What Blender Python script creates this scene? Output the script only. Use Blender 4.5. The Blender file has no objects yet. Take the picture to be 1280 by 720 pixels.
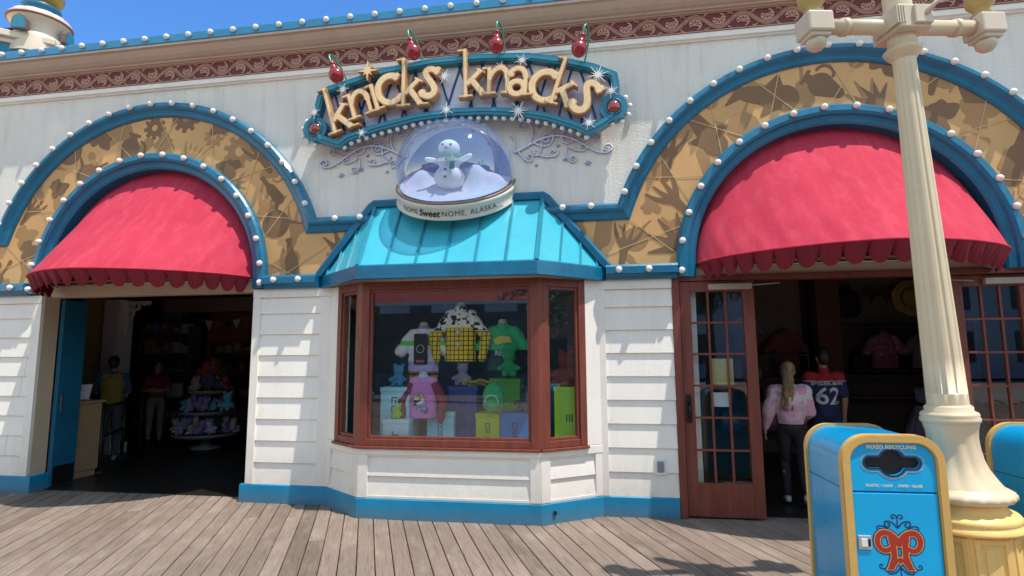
import bpy, bmesh, math, random
import numpy as np
from mathutils import Vector, Matrix, Euler
from mathutils.bvhtree import BVHTree
random.seed(7)
PI = math.pi
scene = bpy.context.scene
COL = scene.collection

# ------------------------------------------------------------------ materials
MATS = {}
def _nodes(name):
    m = bpy.data.materials.new(name); m.use_nodes = True
    nt = m.node_tree; nt.nodes.clear()
    out = nt.nodes.new('ShaderNodeOutputMaterial')
    b = nt.nodes.new('ShaderNodeBsdfPrincipled')
    nt.links.new(b.outputs[0], out.inputs[0])
    return m, nt, b, out
def rgb(c): return (c[0], c[1], c[2], 1.0)
def noise(nt, scale, detail=4, vec=None, stretch=None, rough=.55):
    n = nt.nodes.new('ShaderNodeTexNoise'); n.inputs['Scale'].default_value = scale
    n.inputs['Detail'].default_value = detail; n.inputs['Roughness'].default_value = rough
    tc = nt.nodes.new('ShaderNodeTexCoord'); src = tc.outputs['Object']
    if stretch:
        mp = nt.nodes.new('ShaderNodeMapping'); mp.inputs['Scale'].default_value = stretch
        nt.links.new(src, mp.inputs[0]); src = mp.outputs[0]
    nt.links.new(src, n.inputs['Vector'])
    return n
def ramp(nt, fac, stops):
    r = nt.nodes.new('ShaderNodeValToRGB'); e = r.color_ramp.elements
    e[0].position, e[0].color = stops[0][0], rgb(stops[0][1]); e[1].position, e[1].color = stops[-1][0], rgb(stops[-1][1])
    for p, c in stops[1:-1]:
        k = e.new(p); k.color = rgb(c)
    nt.links.new(fac, r.inputs[0]); return r
def mixc(nt, fac, a, b, mode='MIX'):
    m = nt.nodes.new('ShaderNodeMixRGB'); m.blend_type = mode
    for i, v in ((0, fac), (1, a), (2, b)):
        if isinstance(v, (int, float)): m.inputs[i].default_value = v if i == 0 else (v, v, v, 1)
        elif isinstance(v, tuple): m.inputs[i].default_value = rgb(v)
        else: nt.links.new(v, m.inputs[i])
    return m.outputs[0]
def bumpit(nt, b, h, strength, dist=.01):
    bp = nt.nodes.new('ShaderNodeBump'); bp.inputs['Strength'].default_value = strength; bp.inputs['Distance'].default_value = dist
    nt.links.new(h, bp.inputs['Height']); nt.links.new(bp.outputs[0], b.inputs['Normal'])
def paint(name, c, rough=.5, var=.10, vs=3.0, bump=.0, bs=70, metal=0, spec=.5, stretch=None, dirt=0.0, coat=0, bdist=.01, grime=None, chips=0.0):
    """painted / plain surface: large soft tone changes, fine speckle, optional vertical grime streaks and bump"""
    if name in MATS: return MATS[name]
    m, nt, b, out = _nodes(name)
    n = noise(nt, vs, 6, stretch=stretch)
    lo = tuple(x*(1-var) for x in c); hi = tuple(min(1, x*(1+var)) for x in c)
    col = ramp(nt, n.outputs[0], [(.3, lo), (.7, hi)]).outputs[0]
    if dirt:
        d = noise(nt, 2.2, 8, stretch=(3.5, 3.5, .5), rough=.65)
        r = ramp(nt, d.outputs[0], [(.5, (0, 0, 0)), (.75, (1, 1, 1))])
        f = nt.nodes.new('ShaderNodeMath'); f.operation = 'MULTIPLY'; f.inputs[1].default_value = dirt
        nt.links.new(r.outputs[0], f.inputs[0])
        col = mixc(nt, f.outputs[0], col, (c[0]*.55, c[1]*.5, c[2]*.42))
    def mth(op, x, y):
        k = nt.nodes.new('ShaderNodeMath'); k.operation = op; k.use_clamp = True
        for i, v in enumerate((x, y)):
            if isinstance(v, (int, float)): k.inputs[i].default_value = v
            else: nt.links.new(v, k.inputs[i])
        return k.outputs[0]
    if grime:                                   # dirt splashed up from the deck: (top of the dirty zone, strength)
        tc = nt.nodes.new('ShaderNodeTexCoord'); sp = nt.nodes.new('ShaderNodeSeparateXYZ'); nt.links.new(tc.outputs['Object'], sp.inputs[0])
        mr = nt.nodes.new('ShaderNodeMapRange'); mr.inputs[1].default_value = grime[0]; mr.inputs[2].default_value = 0.0; nt.links.new(sp.outputs[2], mr.inputs[0])
        f = mth('MULTIPLY', mth('MULTIPLY', mr.outputs[0], grime[1]), mth('ADD', noise(nt, 9, 8, rough=.7).outputs[0], .15))
        col = mixc(nt, f, col, (.16, .13, .10))
    if chips:
        n2 = noise(nt, 26, 6, rough=.7); r2 = ramp(nt, n2.outputs[0], [(.66, (0, 0, 0)), (.70, (1, 1, 1))])
        col = mixc(nt, mth('MULTIPLY', r2.outputs[0], chips), col, tuple(min(1, x*.45+.22) for x in c))
    nt.links.new(col, b.inputs['Base Color'])
    b.inputs['Metallic'].default_value = metal; b.inputs['Specular IOR Level'].default_value = spec
    if coat: b.inputs['Coat Weight'].default_value = coat; b.inputs['Coat Roughness'].default_value = .08
    rn = noise(nt, vs*4, 4)
    rr = nt.nodes.new('ShaderNodeMapRange'); rr.inputs[3].default_value = max(.02, rough-.1); rr.inputs[4].default_value = min(1, rough+.1)
    nt.links.new(rn.outputs[0], rr.inputs[0]); nt.links.new(rr.outputs[0], b.inputs['Roughness'])
    if bump: bumpit(nt, b, noise(nt, bs, 5).outputs[0], bump, bdist)
    MATS[name] = m; return m
def schlick(nt, f0=.05):
    g = nt.nodes.new('ShaderNodeNewGeometry'); d = nt.nodes.new('ShaderNodeVectorMath'); d.operation = 'DOT_PRODUCT'
    nt.links.new(g.outputs['Normal'], d.inputs[0]); nt.links.new(g.outputs['Incoming'], d.inputs[1])
    def M(op, a, b=None):
        k = nt.nodes.new('ShaderNodeMath'); k.operation = op
        for i, v in enumerate((a, b)):
            if v is None: continue
            if isinstance(v, (int, float)): k.inputs[i].default_value = v
            else: nt.links.new(v, k.inputs[i])
        return k.outputs[0]
    c = M('ABSOLUTE', d.outputs['Value']); p = M('POWER', M('SUBTRACT', 1.0, c), 5.0)
    return M('ADD', M('MULTIPLY', p, 1-f0), f0)
def glass(name, tint=(1, 1, 1), f0=.08, haze=0.0, hazec=(.5, .6, .8), rough=.0):
    m, nt, b, out = _nodes(name); nt.nodes.remove(b)
    t = nt.nodes.new('ShaderNodeBsdfTransparent'); t.inputs[0].default_value = rgb(tint)
    g = nt.nodes.new('ShaderNodeBsdfGlossy'); g.inputs['Roughness'].default_value = rough; g.inputs[0].default_value = (1, 1, 1, 1)
    src = t.outputs[0]
    if haze:
        d = nt.nodes.new('ShaderNodeBsdfDiffuse'); d.inputs[0].default_value = rgb(hazec)
        n = noise(nt, 3, 5); r = nt.nodes.new('ShaderNodeMapRange'); r.inputs[3].default_value = haze*.5; r.inputs[4].default_value = haze*1.5
        nt.links.new(n.outputs[0], r.inputs[0])
        x = nt.nodes.new('ShaderNodeMixShader'); nt.links.new(r.outputs[0], x.inputs[0]); nt.links.new(src, x.inputs[1]); nt.links.new(d.outputs[0], x.inputs[2]); src = x.outputs[0]
    mx = nt.nodes.new('ShaderNodeMixShader'); nt.links.new(schlick(nt, f0), mx.inputs[0])
    nt.links.new(src, mx.inputs[1]); nt.links.new(g.outputs[0], mx.inputs[2]); nt.links.new(mx.outputs[0], out.inputs[0])
    return m

def mat_boards():
    m, nt, b, out = _nodes('weathered_boards')
    g = nt.nodes.new('ShaderNodeNewGeometry')
    base = ramp(nt, g.outputs['Random Per Island'], [(0, (.175, .130, .100)), (.12, (.220, .168, .132)), (.45, (.255, .197, .156)), (.7, (.238, .183, .145)), (1, (.295, .232, .186))]).outputs[0]
    # per-board offset of the grain
    tc = nt.nodes.new('ShaderNodeTexCoord')
    comb = nt.nodes.new('ShaderNodeCombineXYZ'); k = nt.nodes.new('ShaderNodeMath'); k.operation = 'MULTIPLY'; k.inputs[1].default_value = 57.0
    nt.links.new(g.outputs['Random Per Island'], k.inputs[0]); nt.links.new(k.outputs[0], comb.inputs[1]); nt.links.new(k.outputs[0], comb.inputs[2])
    add = nt.nodes.new('ShaderNodeVectorMath'); nt.links.new(tc.outputs['Object'], add.inputs[0]); nt.links.new(comb.outputs[0], add.inputs[1])
    def nz(scale, st, det, ro=.6):
        mp = nt.nodes.new('ShaderNodeMapping'); mp.inputs['Scale'].default_value = st; nt.links.new(add.outputs[0], mp.inputs[0])
        n = nt.nodes.new('ShaderNodeTexNoise'); n.inputs['Scale'].default_value = scale; n.inputs['Detail'].default_value = det; n.inputs['Roughness'].default_value = ro
        nt.links.new(mp.outputs[0], n.inputs['Vector']); return n.outputs[0]
    grain = nz(1, (95, 3.0, 20), 7, .68)
    col = mixc(nt, .8, base, ramp(nt, grain, [(.30, (.42, .40, .39)), (.5, (1, 1, 1)), (.75, (1.0, 1.0, 1.0))]).outputs[0], 'MULTIPLY')
    worn = ramp(nt, nz(1, (9, 2.6, 4), 6), [(.50, (0, 0, 0)), (.95, (1, 1, 1))]).outputs[0]
    w2 = nt.nodes.new('ShaderNodeMath'); w2.operation = 'MULTIPLY'; w2.inputs[1].default_value = .5; nt.links.new(worn, w2.inputs[0])
    col = mixc(nt, w2.outputs[0], col, (.50, .44, .39))
    patch = ramp(nt, noise(nt, .9, 5).outputs[0], [(.3, (.80, .78, .77)), (.7, (1.08, 1.06, 1.05))]).outputs[0]
    col = mixc(nt, 1.0, col, patch, 'MULTIPLY')
    spots = ramp(nt, nz(1, (16, 9, 9), 3), [(.715, (0, 0, 0)), (.75, (1, 1, 1))]).outputs[0]
    col = mixc(nt, spots, col, (.05, .042, .038))
    spl = ramp(nt, noise(nt, 7, 3).outputs[0], [(.77, (0, 0, 0)), (.80, (1, 1, 1))]).outputs[0]
    s3 = nt.nodes.new('ShaderNodeMath'); s3.operation = 'MULTIPLY'; s3.inputs[1].default_value = .55; nt.links.new(spl, s3.inputs[0])
    col = mixc(nt, s3.outputs[0], col, (.52, .49, .46))
    nt.links.new(col, b.inputs['Base Color']); b.inputs['Roughness'].default_value = .8; b.inputs['Specular IOR Level'].default_value = .25
    bumpit(nt, b, grain, .35, .004)
    return m
def mat_stucco():
    m, nt, b, out = _nodes('stucco')
    col = ramp(nt, noise(nt, 1.3, 7).outputs[0], [(.3, (.78, .725, .65)), (.7, (.87, .815, .735))]).outputs[0]
    st = ramp(nt, noise(nt, 1.6, 8, stretch=(4, 4, .4), rough=.7).outputs[0], [(.5, (1, 1, 1)), (.8, (.80, .77, .74))]).outputs[0]
    col = mixc(nt, 1.0, col, st, 'MULTIPLY')
    nt.links.new(col, b.inputs['Base Color']); b.inputs['Roughness'].default_value = .9; b.inputs['Specular IOR Level'].default_value = .2
    v = nt.nodes.new('ShaderNodeTexNoise'); v.inputs['Scale'].default_value = 55; v.inputs['Detail'].default_value = 6
    tc = nt.nodes.new('ShaderNodeTexCoord'); nt.links.new(tc.outputs['Object'], v.inputs['Vector'])
    bumpit(nt, b, v.outputs[0], .55, .016); return m
def mat_sheer(name, c, rough, var, vs): return paint(name, c, rough, var, vs)
def mat_canvas():
    m, nt, b, out = _nodes('red_canvas')
    col = ramp(nt, noise(nt, 1.8, 7).outputs[0], [(.25, (.47, .034, .066)), (.75, (.56, .048, .086))]).outputs[0]
    fade = ramp(nt, noise(nt, 3.2, 9, stretch=(2.6, 1, .7), rough=.72).outputs[0], [(.48, (0, 0, 0)), (.85, (.55, .55, .55))]).outputs[0]
    col = mixc(nt, fade, col, (.72, .13, .17))
    nt.links.new(col, b.inputs['Base Color']); b.inputs['Roughness'].default_value = .85; b.inputs['Specular IOR Level'].default_value = .15
    w = mixc(nt, .35, noise(nt, 2.6, 5, stretch=(1.4, 1, .5)).outputs[0], noise(nt, 220, 2).outputs[0])
    bumpit(nt, b, w, .32, .03); return m
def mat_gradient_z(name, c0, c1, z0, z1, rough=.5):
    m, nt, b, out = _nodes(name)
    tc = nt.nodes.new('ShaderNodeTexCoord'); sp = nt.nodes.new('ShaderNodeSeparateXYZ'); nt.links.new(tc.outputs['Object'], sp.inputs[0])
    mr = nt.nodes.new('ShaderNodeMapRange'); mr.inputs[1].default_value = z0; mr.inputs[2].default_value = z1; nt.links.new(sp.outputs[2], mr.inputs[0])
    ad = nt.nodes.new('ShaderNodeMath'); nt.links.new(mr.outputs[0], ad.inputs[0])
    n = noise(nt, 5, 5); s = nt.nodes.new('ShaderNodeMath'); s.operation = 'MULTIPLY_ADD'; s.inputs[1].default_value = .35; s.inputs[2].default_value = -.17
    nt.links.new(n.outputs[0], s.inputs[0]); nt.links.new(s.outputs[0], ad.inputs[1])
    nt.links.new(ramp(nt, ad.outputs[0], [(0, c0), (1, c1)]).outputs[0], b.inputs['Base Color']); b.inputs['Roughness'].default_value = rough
    return m
def mat_bands(name, stops, axis=2, z0=0, z1=1, const=True, plaid=None, spots=None, rough=.85):
    """cloth with colour bands along one object axis; optional plaid lines (colour, cells per metre) or spots (colour, scale, zmin)"""
    m, nt, b, out = _nodes(name)
    tc = nt.nodes.new('ShaderNodeTexCoord'); sp = nt.nodes.new('ShaderNodeSeparateXYZ'); nt.links.new(tc.outputs['Object'], sp.inputs[0])
    mr = nt.nodes.new('ShaderNodeMapRange'); mr.inputs[1].default_value = z0; mr.inputs[2].default_value = z1; nt.links.new(sp.outputs[axis], mr.inputs[0])
    r = ramp(nt, mr.outputs[0], stops)
    if const: r.color_ramp.interpolation = 'CONSTANT'
    col = r.outputs[0]
    def M(op, a, b_):
        k = nt.nodes.new('ShaderNodeMath'); k.operation = op
        for i, v in enumerate((a, b_)):
            if isinstance(v, (int, float)): k.inputs[i].default_value = v
            else: nt.links.new(v, k.inputs[i])
        return k.outputs[0]
    if plaid:
        pc, cells, zmax = plaid; f = None
        for a in (0, 2):
            l = M('LESS_THAN', M('FRACT', M('MULTIPLY', M('ADD', sp.outputs[a], 50.0), cells), 0), .2)
            f = l if f is None else M('MAXIMUM', f, l)
        f = M('MULTIPLY', f, M('LESS_THAN', sp.outputs[2], zmax)); col = mixc(nt, f, col, pc)
    if spots:
        sc_, ss, zmin = spots; n = noise(nt, ss, 2)
        f = M('MULTIPLY', M('GREATER_THAN', n.outputs[0], .535), M('GREATER_THAN', sp.outputs[2], zmin)); col = mixc(nt, f, col, sc_)
    nt.links.new(col, b.inputs['Base Color']); b.inputs['Roughness'].default_value = rough
    bumpit(nt, b, noise(nt, 14, 4).outputs[0], .4, .02)
    return m
def mat_leaves(name, c0, c1):
    m, nt, b, out = _nodes(name)
    g = nt.nodes.new('ShaderNodeNewGeometry')
    nt.links.new(ramp(nt, g.outputs['Random Per Island'], [(0, c0), (1, c1)]).outputs[0], b.inputs['Base Color']); b.inputs['Roughness'].default_value = .6
    return m

# ------------------------------------------------------------------ mesh builder
IDT = Matrix.Identity(4)
XZ = lambda u, v, w: (u, w, v)            # facade plane: u = x, v = z, w = y
class MB:
    def __init__(s): s.v = []; s.f = []; s.m = []; s.s = []
    def add(s, vs, fs, m=0, T=None, smooth=False):
        o = len(s.v)
        s.v += [tuple(T @ Vector(p)) for p in vs] if T is not None else [tuple(p) for p in vs]
        for i, f in enumerate(fs):
            s.f.append([o+k for k in f]); s.m.append(m[i] if isinstance(m, list) else m); s.s.append(smooth)
        return s
    def box(s, x0, x1, y0, y1, z0, z1, m=0, T=None):
        return s.add([(x0,y0,z0),(x1,y0,z0),(x1,y1,z0),(x0,y1,z0),(x0,y0,z1),(x1,y0,z1),(x1,y1,z1),(x0,y1,z1)],
                     [(0,3,2,1),(4,5,6,7),(0,1,5,4),(1,2,6,5),(2,3,7,6),(3,0,4,7)], m, T)
    def bbox(s, x0, x1, y0, y1, z0, z1, r=.01, m=0, T=None):
        """box with chamfered edges"""
        bm = bmesh.new(); bmesh.ops.create_cube(bm, size=1)
        for v in bm.verts: v.co = ((x0+x1)/2+v.co.x*(x1-x0), (y0+y1)/2+v.co.y*(y1-y0), (z0+z1)/2+v.co.z*(z1-z0))
        bmesh.ops.bevel(bm, geom=bm.edges[:], offset=r, segments=2, affect='EDGES', profile=.5)
        return s.bm(bm, m, T)
    def bm(s, bm, m=0, T=None, smooth=False):
        bm.verts.index_update()
        s.add([v.co.copy() for v in bm.verts], [[v.index for v in f.verts] for f in bm.faces], m, T, smooth); bm.free(); return s
    def prism(s, poly, w0, w1, mp=XZ, m=0, T=None, caps=True):
        n = len(poly)
        vs = [mp(u, v, w0) for u, v in poly]+[mp(u, v, w1) for u, v in poly]
        fs = [(i, (i+1) % n, n+(i+1) % n, n+i) for i in range(n)]
        if caps: fs += [tuple(range(n))[::-1], tuple(range(n, 2*n))]
        return s.add(vs, fs, m, T)
    def lathe(s, prof, n=28, T=None, m=0, smooth=True, rad=None, a0=0, a1=2*PI, caps=True):
        closed = abs(a1-a0-2*PI) < 1e-6; k = n if closed else n+1; vs = []
        for (r, z) in prof:
            for i in range(k):
                a = a0+(a1-a0)*i/n; q = r*(rad(a, z) if rad else 1); vs.append((q*math.cos(a), q*math.sin(a), z))
        fs = []
        for j in range(len(prof)-1):
            for i in range(n if not closed else n):
                i2 = (i+1) % k
                fs.append((j*k+i, j*k+i2, (j+1)*k+i2, (j+1)*k+i))
        s.add(vs, fs, m, T, smooth)
        if caps and closed:
            for j in (0, len(prof)-1):
                if prof[j][0] > 1e-4: s.add([vs[j*k+i] for i in range(k)], [tuple(range(k))], m, T)
        return s
    def sphere(s, c, r, n=12, m=0, T=None):
        r = (r, r, r) if isinstance(r, (int, float)) else r; vs = []; fs = []
        for j in range(n+1):
            t = PI*j/n
            for i in range(2*n):
                a = PI*i/n; vs.append((c[0]+r[0]*math.sin(t)*math.cos(a), c[1]+r[1]*math.sin(t)*math.sin(a), c[2]+r[2]*math.cos(t)))
        for j in range(n):
            for i in range(2*n): fs.append((j*2*n+i, j*2*n+(i+1) % (2*n), (j+1)*2*n+(i+1) % (2*n), (j+1)*2*n+i))
        return s.add(vs, fs, m, T, True)
    def tube(s, path, r, n=8, m=0, T=None, closed=False, smooth=True, sc=(1, 1)):
        P_ = [Vector(p) for p in path]; N = len(P_); vs = []; up = None
        rs = r if isinstance(r, (list, tuple)) else [r]*N
        for i in range(N):
            a = P_[i-1] if (i or closed) else P_[i]; b = P_[(i+1) % N] if (i < N-1 or closed) else P_[i]
            t = (b-a).normalized() if (b-a).length > 1e-9 else Vector((0, 0, 1))
            if up is None: up = t.orthogonal().normalized()
            up = (up-t*up.dot(t)); up = up.normalized() if up.length > 1e-6 else t.orthogonal().normalized()
            bi = t.cross(up)
            for k in range(n):
                an = 2*PI*k/n; vs.append(P_[i]+(up*math.cos(an)*sc[0]+bi*math.sin(an)*sc[1])*rs[i])
        fs = []
        for i in range(N if closed else N-1):
            j = (i+1) % N
            for k in range(n): fs.append((i*n+k, i*n+(k+1) % n, j*n+(k+1) % n, j*n+k))
        if not closed: fs += [tuple(range(n))[::-1], tuple(range((N-1)*n, N*n))]
        return s.add(vs, fs, m, T, smooth)
    def sweep(s, path, prof, closed=False, mp=XZ, m=0, T=None):
        """sweep a closed profile [(d, y)] along a 2-D path; d is measured along the path's left-hand normal"""
        N = len(path); vs = []; k = len(prof)
        for i in range(N):
            p = Vector(path[i])
            d0 = (Vector(path[i])-Vector(path[i-1])) if (i or closed) else None
            d1 = (Vector(path[(i+1) % N])-Vector(path[i])) if (i < N-1 or closed) else None
            d0 = d0 or d1; d1 = d1 or d0; d0 = d0.normalized(); d1 = d1.normalized()
            n0 = Vector((-d0.y, d0.x)); n1 = Vector((-d1.y, d1.x)); nn = (n0+n1)
            nn = nn.normalized()/max(.4, math.cos(n0.angle(n1)/2)) if nn.length > 1e-6 else n0
            for d, y in prof: q = p+nn*d; vs.append(mp(q.x, q.y, y))
        fs = []
        for i in range(N if closed else N-1):
            j = (i+1) % N
            for a in range(k): fs.append((i*k+a, i*k+(a+1) % k, j*k+(a+1) % k, j*k+a))
        if not closed: fs += [tuple(range(k)), tuple(range((N-1)*k, N*k))[::-1]]
        return s.add(vs, fs, m, T)
    def sdf(s, f, x0, x1, z0, z1, res, w0, w1, mp=XZ, m=0, ms=None, T=None, back=False):
        """fill the region f(u,v) < 0 as a flat plate between w0 (front) and w1"""
        ms = m if ms is None else ms
        nx = max(2, int(math.ceil((x1-x0)/res))); nz = max(2, int(math.ceil((z1-z0)/res)))
        xs = np.linspace(x0, x1, nx+1); zs = np.linspace(z0, z1, nz+1)
        U, V_ = np.meshgrid(xs, zs); F = np.array(f(U, V_)); F[np.abs(F) < 1e-7] = 1e-7
        F[0, :] = np.abs(F[0, :]); F[-1, :] = np.abs(F[-1, :]); F[:, 0] = np.abs(F[:, 0]); F[:, -1] = np.abs(F[:, -1])
        I = F < 0; cnt = I[:-1, :-1].astype(int)+I[1:, :-1]+I[:-1, 1:]+I[1:, 1:]
        key = {}; vs = []; fs = []; bd = []
        def vid(x, z):
            k = (round(x, 6), round(z, 6))
            if k not in key: key[k] = len(vs); vs.append((x, z))
            return key[k]
        for j in range(nz):
            row = cnt[j] == 4; i = 0
            while i < nx:
                if row[i]:
                    a = i
                    while i < nx and row[i]: i += 1
                    fs.append([vid(xs[a], zs[j]), vid(xs[i], zs[j]), vid(xs[i], zs[j+1]), vid(xs[a], zs[j+1])])
                else: i += 1
        for j, i in zip(*np.where((cnt > 0) & (cnt < 4))):
            c = [(xs[i], zs[j], F[j, i]), (xs[i+1], zs[j], F[j, i+1]), (xs[i+1], zs[j+1], F[j+1, i+1]), (xs[i], zs[j+1], F[j+1, i])]
            pl = []; cr = []
            for k in range(4):
                a, b = c[k], c[(k+1) % 4]
                if a[2] < 0: pl.append(vid(a[0], a[1]))
                if (a[2] < 0) != (b[2] < 0):
                    t = a[2]/(a[2]-b[2]); q = vid(a[0]+(b[0]-a[0])*t, a[1]+(b[1]-a[1])*t); pl.append(q); cr.append((q, a[2] < 0))
            if len(set(pl)) >= 3: fs.append(pl)
            for k in range(len(cr)):
                if cr[k][1]: bd.append((cr[k][0], cr[(k+1) % len(cr)][0]))
        n = len(vs)
        V3 = [mp(u, v, w0) for u, v in vs]
        s.add(V3, fs, m, T)
        if abs(w1-w0) > 1e-6:
            ids = sorted({a for e in bd for a in e}); mapi = {a: k for k, a in enumerate(ids)}; L = len(ids)
            s.add([mp(*vs[a], w0) for a in ids]+[mp(*vs[a], w1) for a in ids], [(mapi[a], mapi[b], L+mapi[b], L+mapi[a]) for a, b in bd if a != b], ms, T)
        return s
    def build(s, name, mats, parent=None, loc=None, rot=None):
        me = bpy.data.meshes.new(name); me.from_pydata(s.v, [], s.f)
        mats = mats if isinstance(mats, (list, tuple)) else [mats]
        for q in mats: me.materials.append(q)
        me.polygons.foreach_set('material_index', s.m); me.polygons.foreach_set('use_smooth', s.s); me.update()
        return link(name, me, parent, loc, rot)
def link(name, me, parent=None, loc=None, rot=None):
    o = bpy.data.objects.new(name, me); COL.objects.link(o)
    if parent is not None: o.parent = parent
    if loc is not None: o.location = loc
    if rot is not None: o.rotation_euler = rot
    return o
def tag(o, label=None, cat=None, group=None, kind=None):
    for k, v in (('label', label), ('category', cat), ('group', group), ('kind', kind)):
        if v: o[k] = v
    return o
def thing(name, label, cat, loc=(0, 0, 0), rz=0, group=None):
    o = bpy.data.objects.new(name, None); COL.objects.link(o); o.location = loc; o.rotation_euler = (0, 0, rz)
    o.empty_display_size = .1
    return tag(o, label, cat, group)
def copy_tree(o, parent=None):
    c = o.copy(); COL.objects.link(c); c.parent = parent
    for ch in list(o.children): copy_tree(ch, c)
    return c

# ------------------------------------------------------------------ 2-D distance helpers (numpy)
def d_seg(U, V, ax, ay, bx, by, r0, r1=None):
    r1 = r0 if r1 is None else r1
    dx, dy = bx-ax, by-ay; L = dx*dx+dy*dy+1e-12
    t = np.clip(((U-ax)*dx+(V-ay)*dy)/L, 0, 1); return np.hypot(U-ax-t*dx, V-ay-t*dy)-(r0+(r1-r0)*t)
def d_bar(U, V, ax, ay, bx, by, h):
    """bar with square ends"""
    L = math.hypot(bx-ax, by-ay); ux, uy = (bx-ax)/L, (by-ay)/L
    p = (U-(ax+bx)/2)*ux+(V-(ay+by)/2)*uy; q = -(U-(ax+bx)/2)*uy+(V-(ay+by)/2)*ux
    a, b = np.abs(p)-L/2, np.abs(q)-h
    return np.minimum(np.maximum(a, b), 0)+np.hypot(np.maximum(a, 0), np.maximum(b, 0))
def d_poly(U, V, pts, r0, r1=None):
    n = len(pts)-1; r1 = r0 if r1 is None else r1; o = None
    for i in range(n):
        d = d_seg(U, V, *pts[i], *pts[i+1], r0+(r1-r0)*i/n, r0+(r1-r0)*(i+1)/n); o = d if o is None else np.minimum(o, d)
    return o
def d_disc(U, V, cx, cy, r): return np.hypot(U-cx, V-cy)-r
def d_fill(U, V, poly):
    """signed distance to a polygon"""
    n = len(poly); d = None; ins = np.zeros(U.shape, bool)
    for i in range(n):
        ax, ay = poly[i]; bx, by = poly[(i+1) % n]
        k = d_seg(U, V, ax, ay, bx, by, 0); d = k if d is None else np.minimum(d, k)
        c = ((ay > V) != (by > V)); ins ^= c & (U < (bx-ax)*(V-ay)/((by-ay) if by != ay else 1e-9)+ax)
    return np.where(ins, -d, d)
def umin(*a):
    o = a[0]
    for k in a[1:]: o = np.minimum(o, k)
    return o
def arc(cx, cy, r, a0, a1, n=14, ry=None):
    ry = r if ry is None else ry
    return [(cx+r*math.cos(math.radians(a0+(a1-a0)*i/n)), cy+ry*math.sin(math.radians(a0+(a1-a0)*i/n))) for i in range(n+1)]
def spiral(cx, cy, r0, r1, a0, a1, n=26):
    return [(cx+(r0+(r1-r0)*i/n)*math.cos(math.radians(a0+(a1-a0)*i/n)), cy+(r0+(r1-r0)*i/n)*math.sin(math.radians(a0+(a1-a0)*i/n))) for i in range(n+1)]
def bez(p, n=14):
    o = []
    for i in range(n+1):
        t = i/n; q = [Vector(a) for a in p]
        while len(q) > 1: q = [q[k].lerp(q[k+1], t) for k in range(len(q)-1)]
        o.append(tuple(q[0]))
    return o

# ------------------------------------------------------------------ text, blobs
def text2d(body, size=1.0, shear=0.0, bold=0.0, space=1.0):
    cu = bpy.data.curves.new('txt', 'FONT'); cu.body = body; cu.size = size; cu.align_x = 'CENTER'; cu.align_y = 'CENTER'
    cu.shear = shear; cu.offset = bold; cu.space_character = space; cu.resolution_u = 3
    o = bpy.data.objects.new('txt', cu); COL.objects.link(o)
    bpy.context.view_layer.update()
    me = bpy.data.meshes.new_from_object(o.evaluated_get(bpy.context.evaluated_depsgraph_get()))
    vs = [(v.co.x, v.co.y) for v in me.vertices]; fs = [list(p.vertices) for p in me.polygons]
    bpy.data.objects.remove(o); bpy.data.curves.remove(cu); bpy.data.meshes.remove(me)
    return vs, fs
def cap(p0, p1, r0, r1=None): return ('c', Vector(p0), Vector(p1), r0, r0 if r1 is None else r1)
def ell(c, r, rot=(0, 0, 0)): return ('e', Vector(c), r, Euler(rot).to_matrix())
def blob(prims, voxel=.02, smooth=4, mats=(), name='blob', fac=.5):
    """one continuous surface grown round capsules and ellipsoids"""
    mb = MB()
    for p in prims:
        if p[0] == 'c':
            a, b, r0, r1 = p[1:]; n = max(2, int((b-a).length/(max(min(r0, r1), .004)*.5)))
            d = b-a; L = d.length
            q = d.to_track_quat('Z', 'Y').to_matrix().to_4x4() if L > 1e-6 else IDT
            prof = [(r0*math.sin(t), -r0*math.cos(t)) for t in [PI/2*k/5 for k in range(6)]]+[(r1*math.cos(t), L+r1*math.sin(t)) for t in [PI/2*k/5 for k in range(6)]]
            prof[0] = (1e-5, prof[0][1]); prof[-1] = (1e-5, prof[-1][1])
            mb.lathe(prof, 14, Matrix.Translation(a) @ q, caps=False)
        else:
            c, r, R = p[1:]; mb.sphere((0, 0, 0), r, 9, 0, Matrix.Translation(c) @ R.to_4x4())
    o = mb.build('tmp', [])
    m = o.modifiers.new('r', 'REMESH'); m.mode = 'VOXEL'; m.voxel_size = voxel; m.use_smooth_shade = True
    if smooth: s = o.modifiers.new('s', 'SMOOTH'); s.iterations = smooth; s.factor = fac
    bpy.context.view_layer.update()
    me = bpy.data.meshes.new_from_object(o.evaluated_get(bpy.context.evaluated_depsgraph_get()))
    old = o.data; bpy.data.objects.remove(o); bpy.data.meshes.remove(old)
    me.name = name; me.materials.clear()
    for q in (mats if isinstance(mats, (list, tuple)) else [mats]): me.materials.append(q)
    return me
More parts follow.
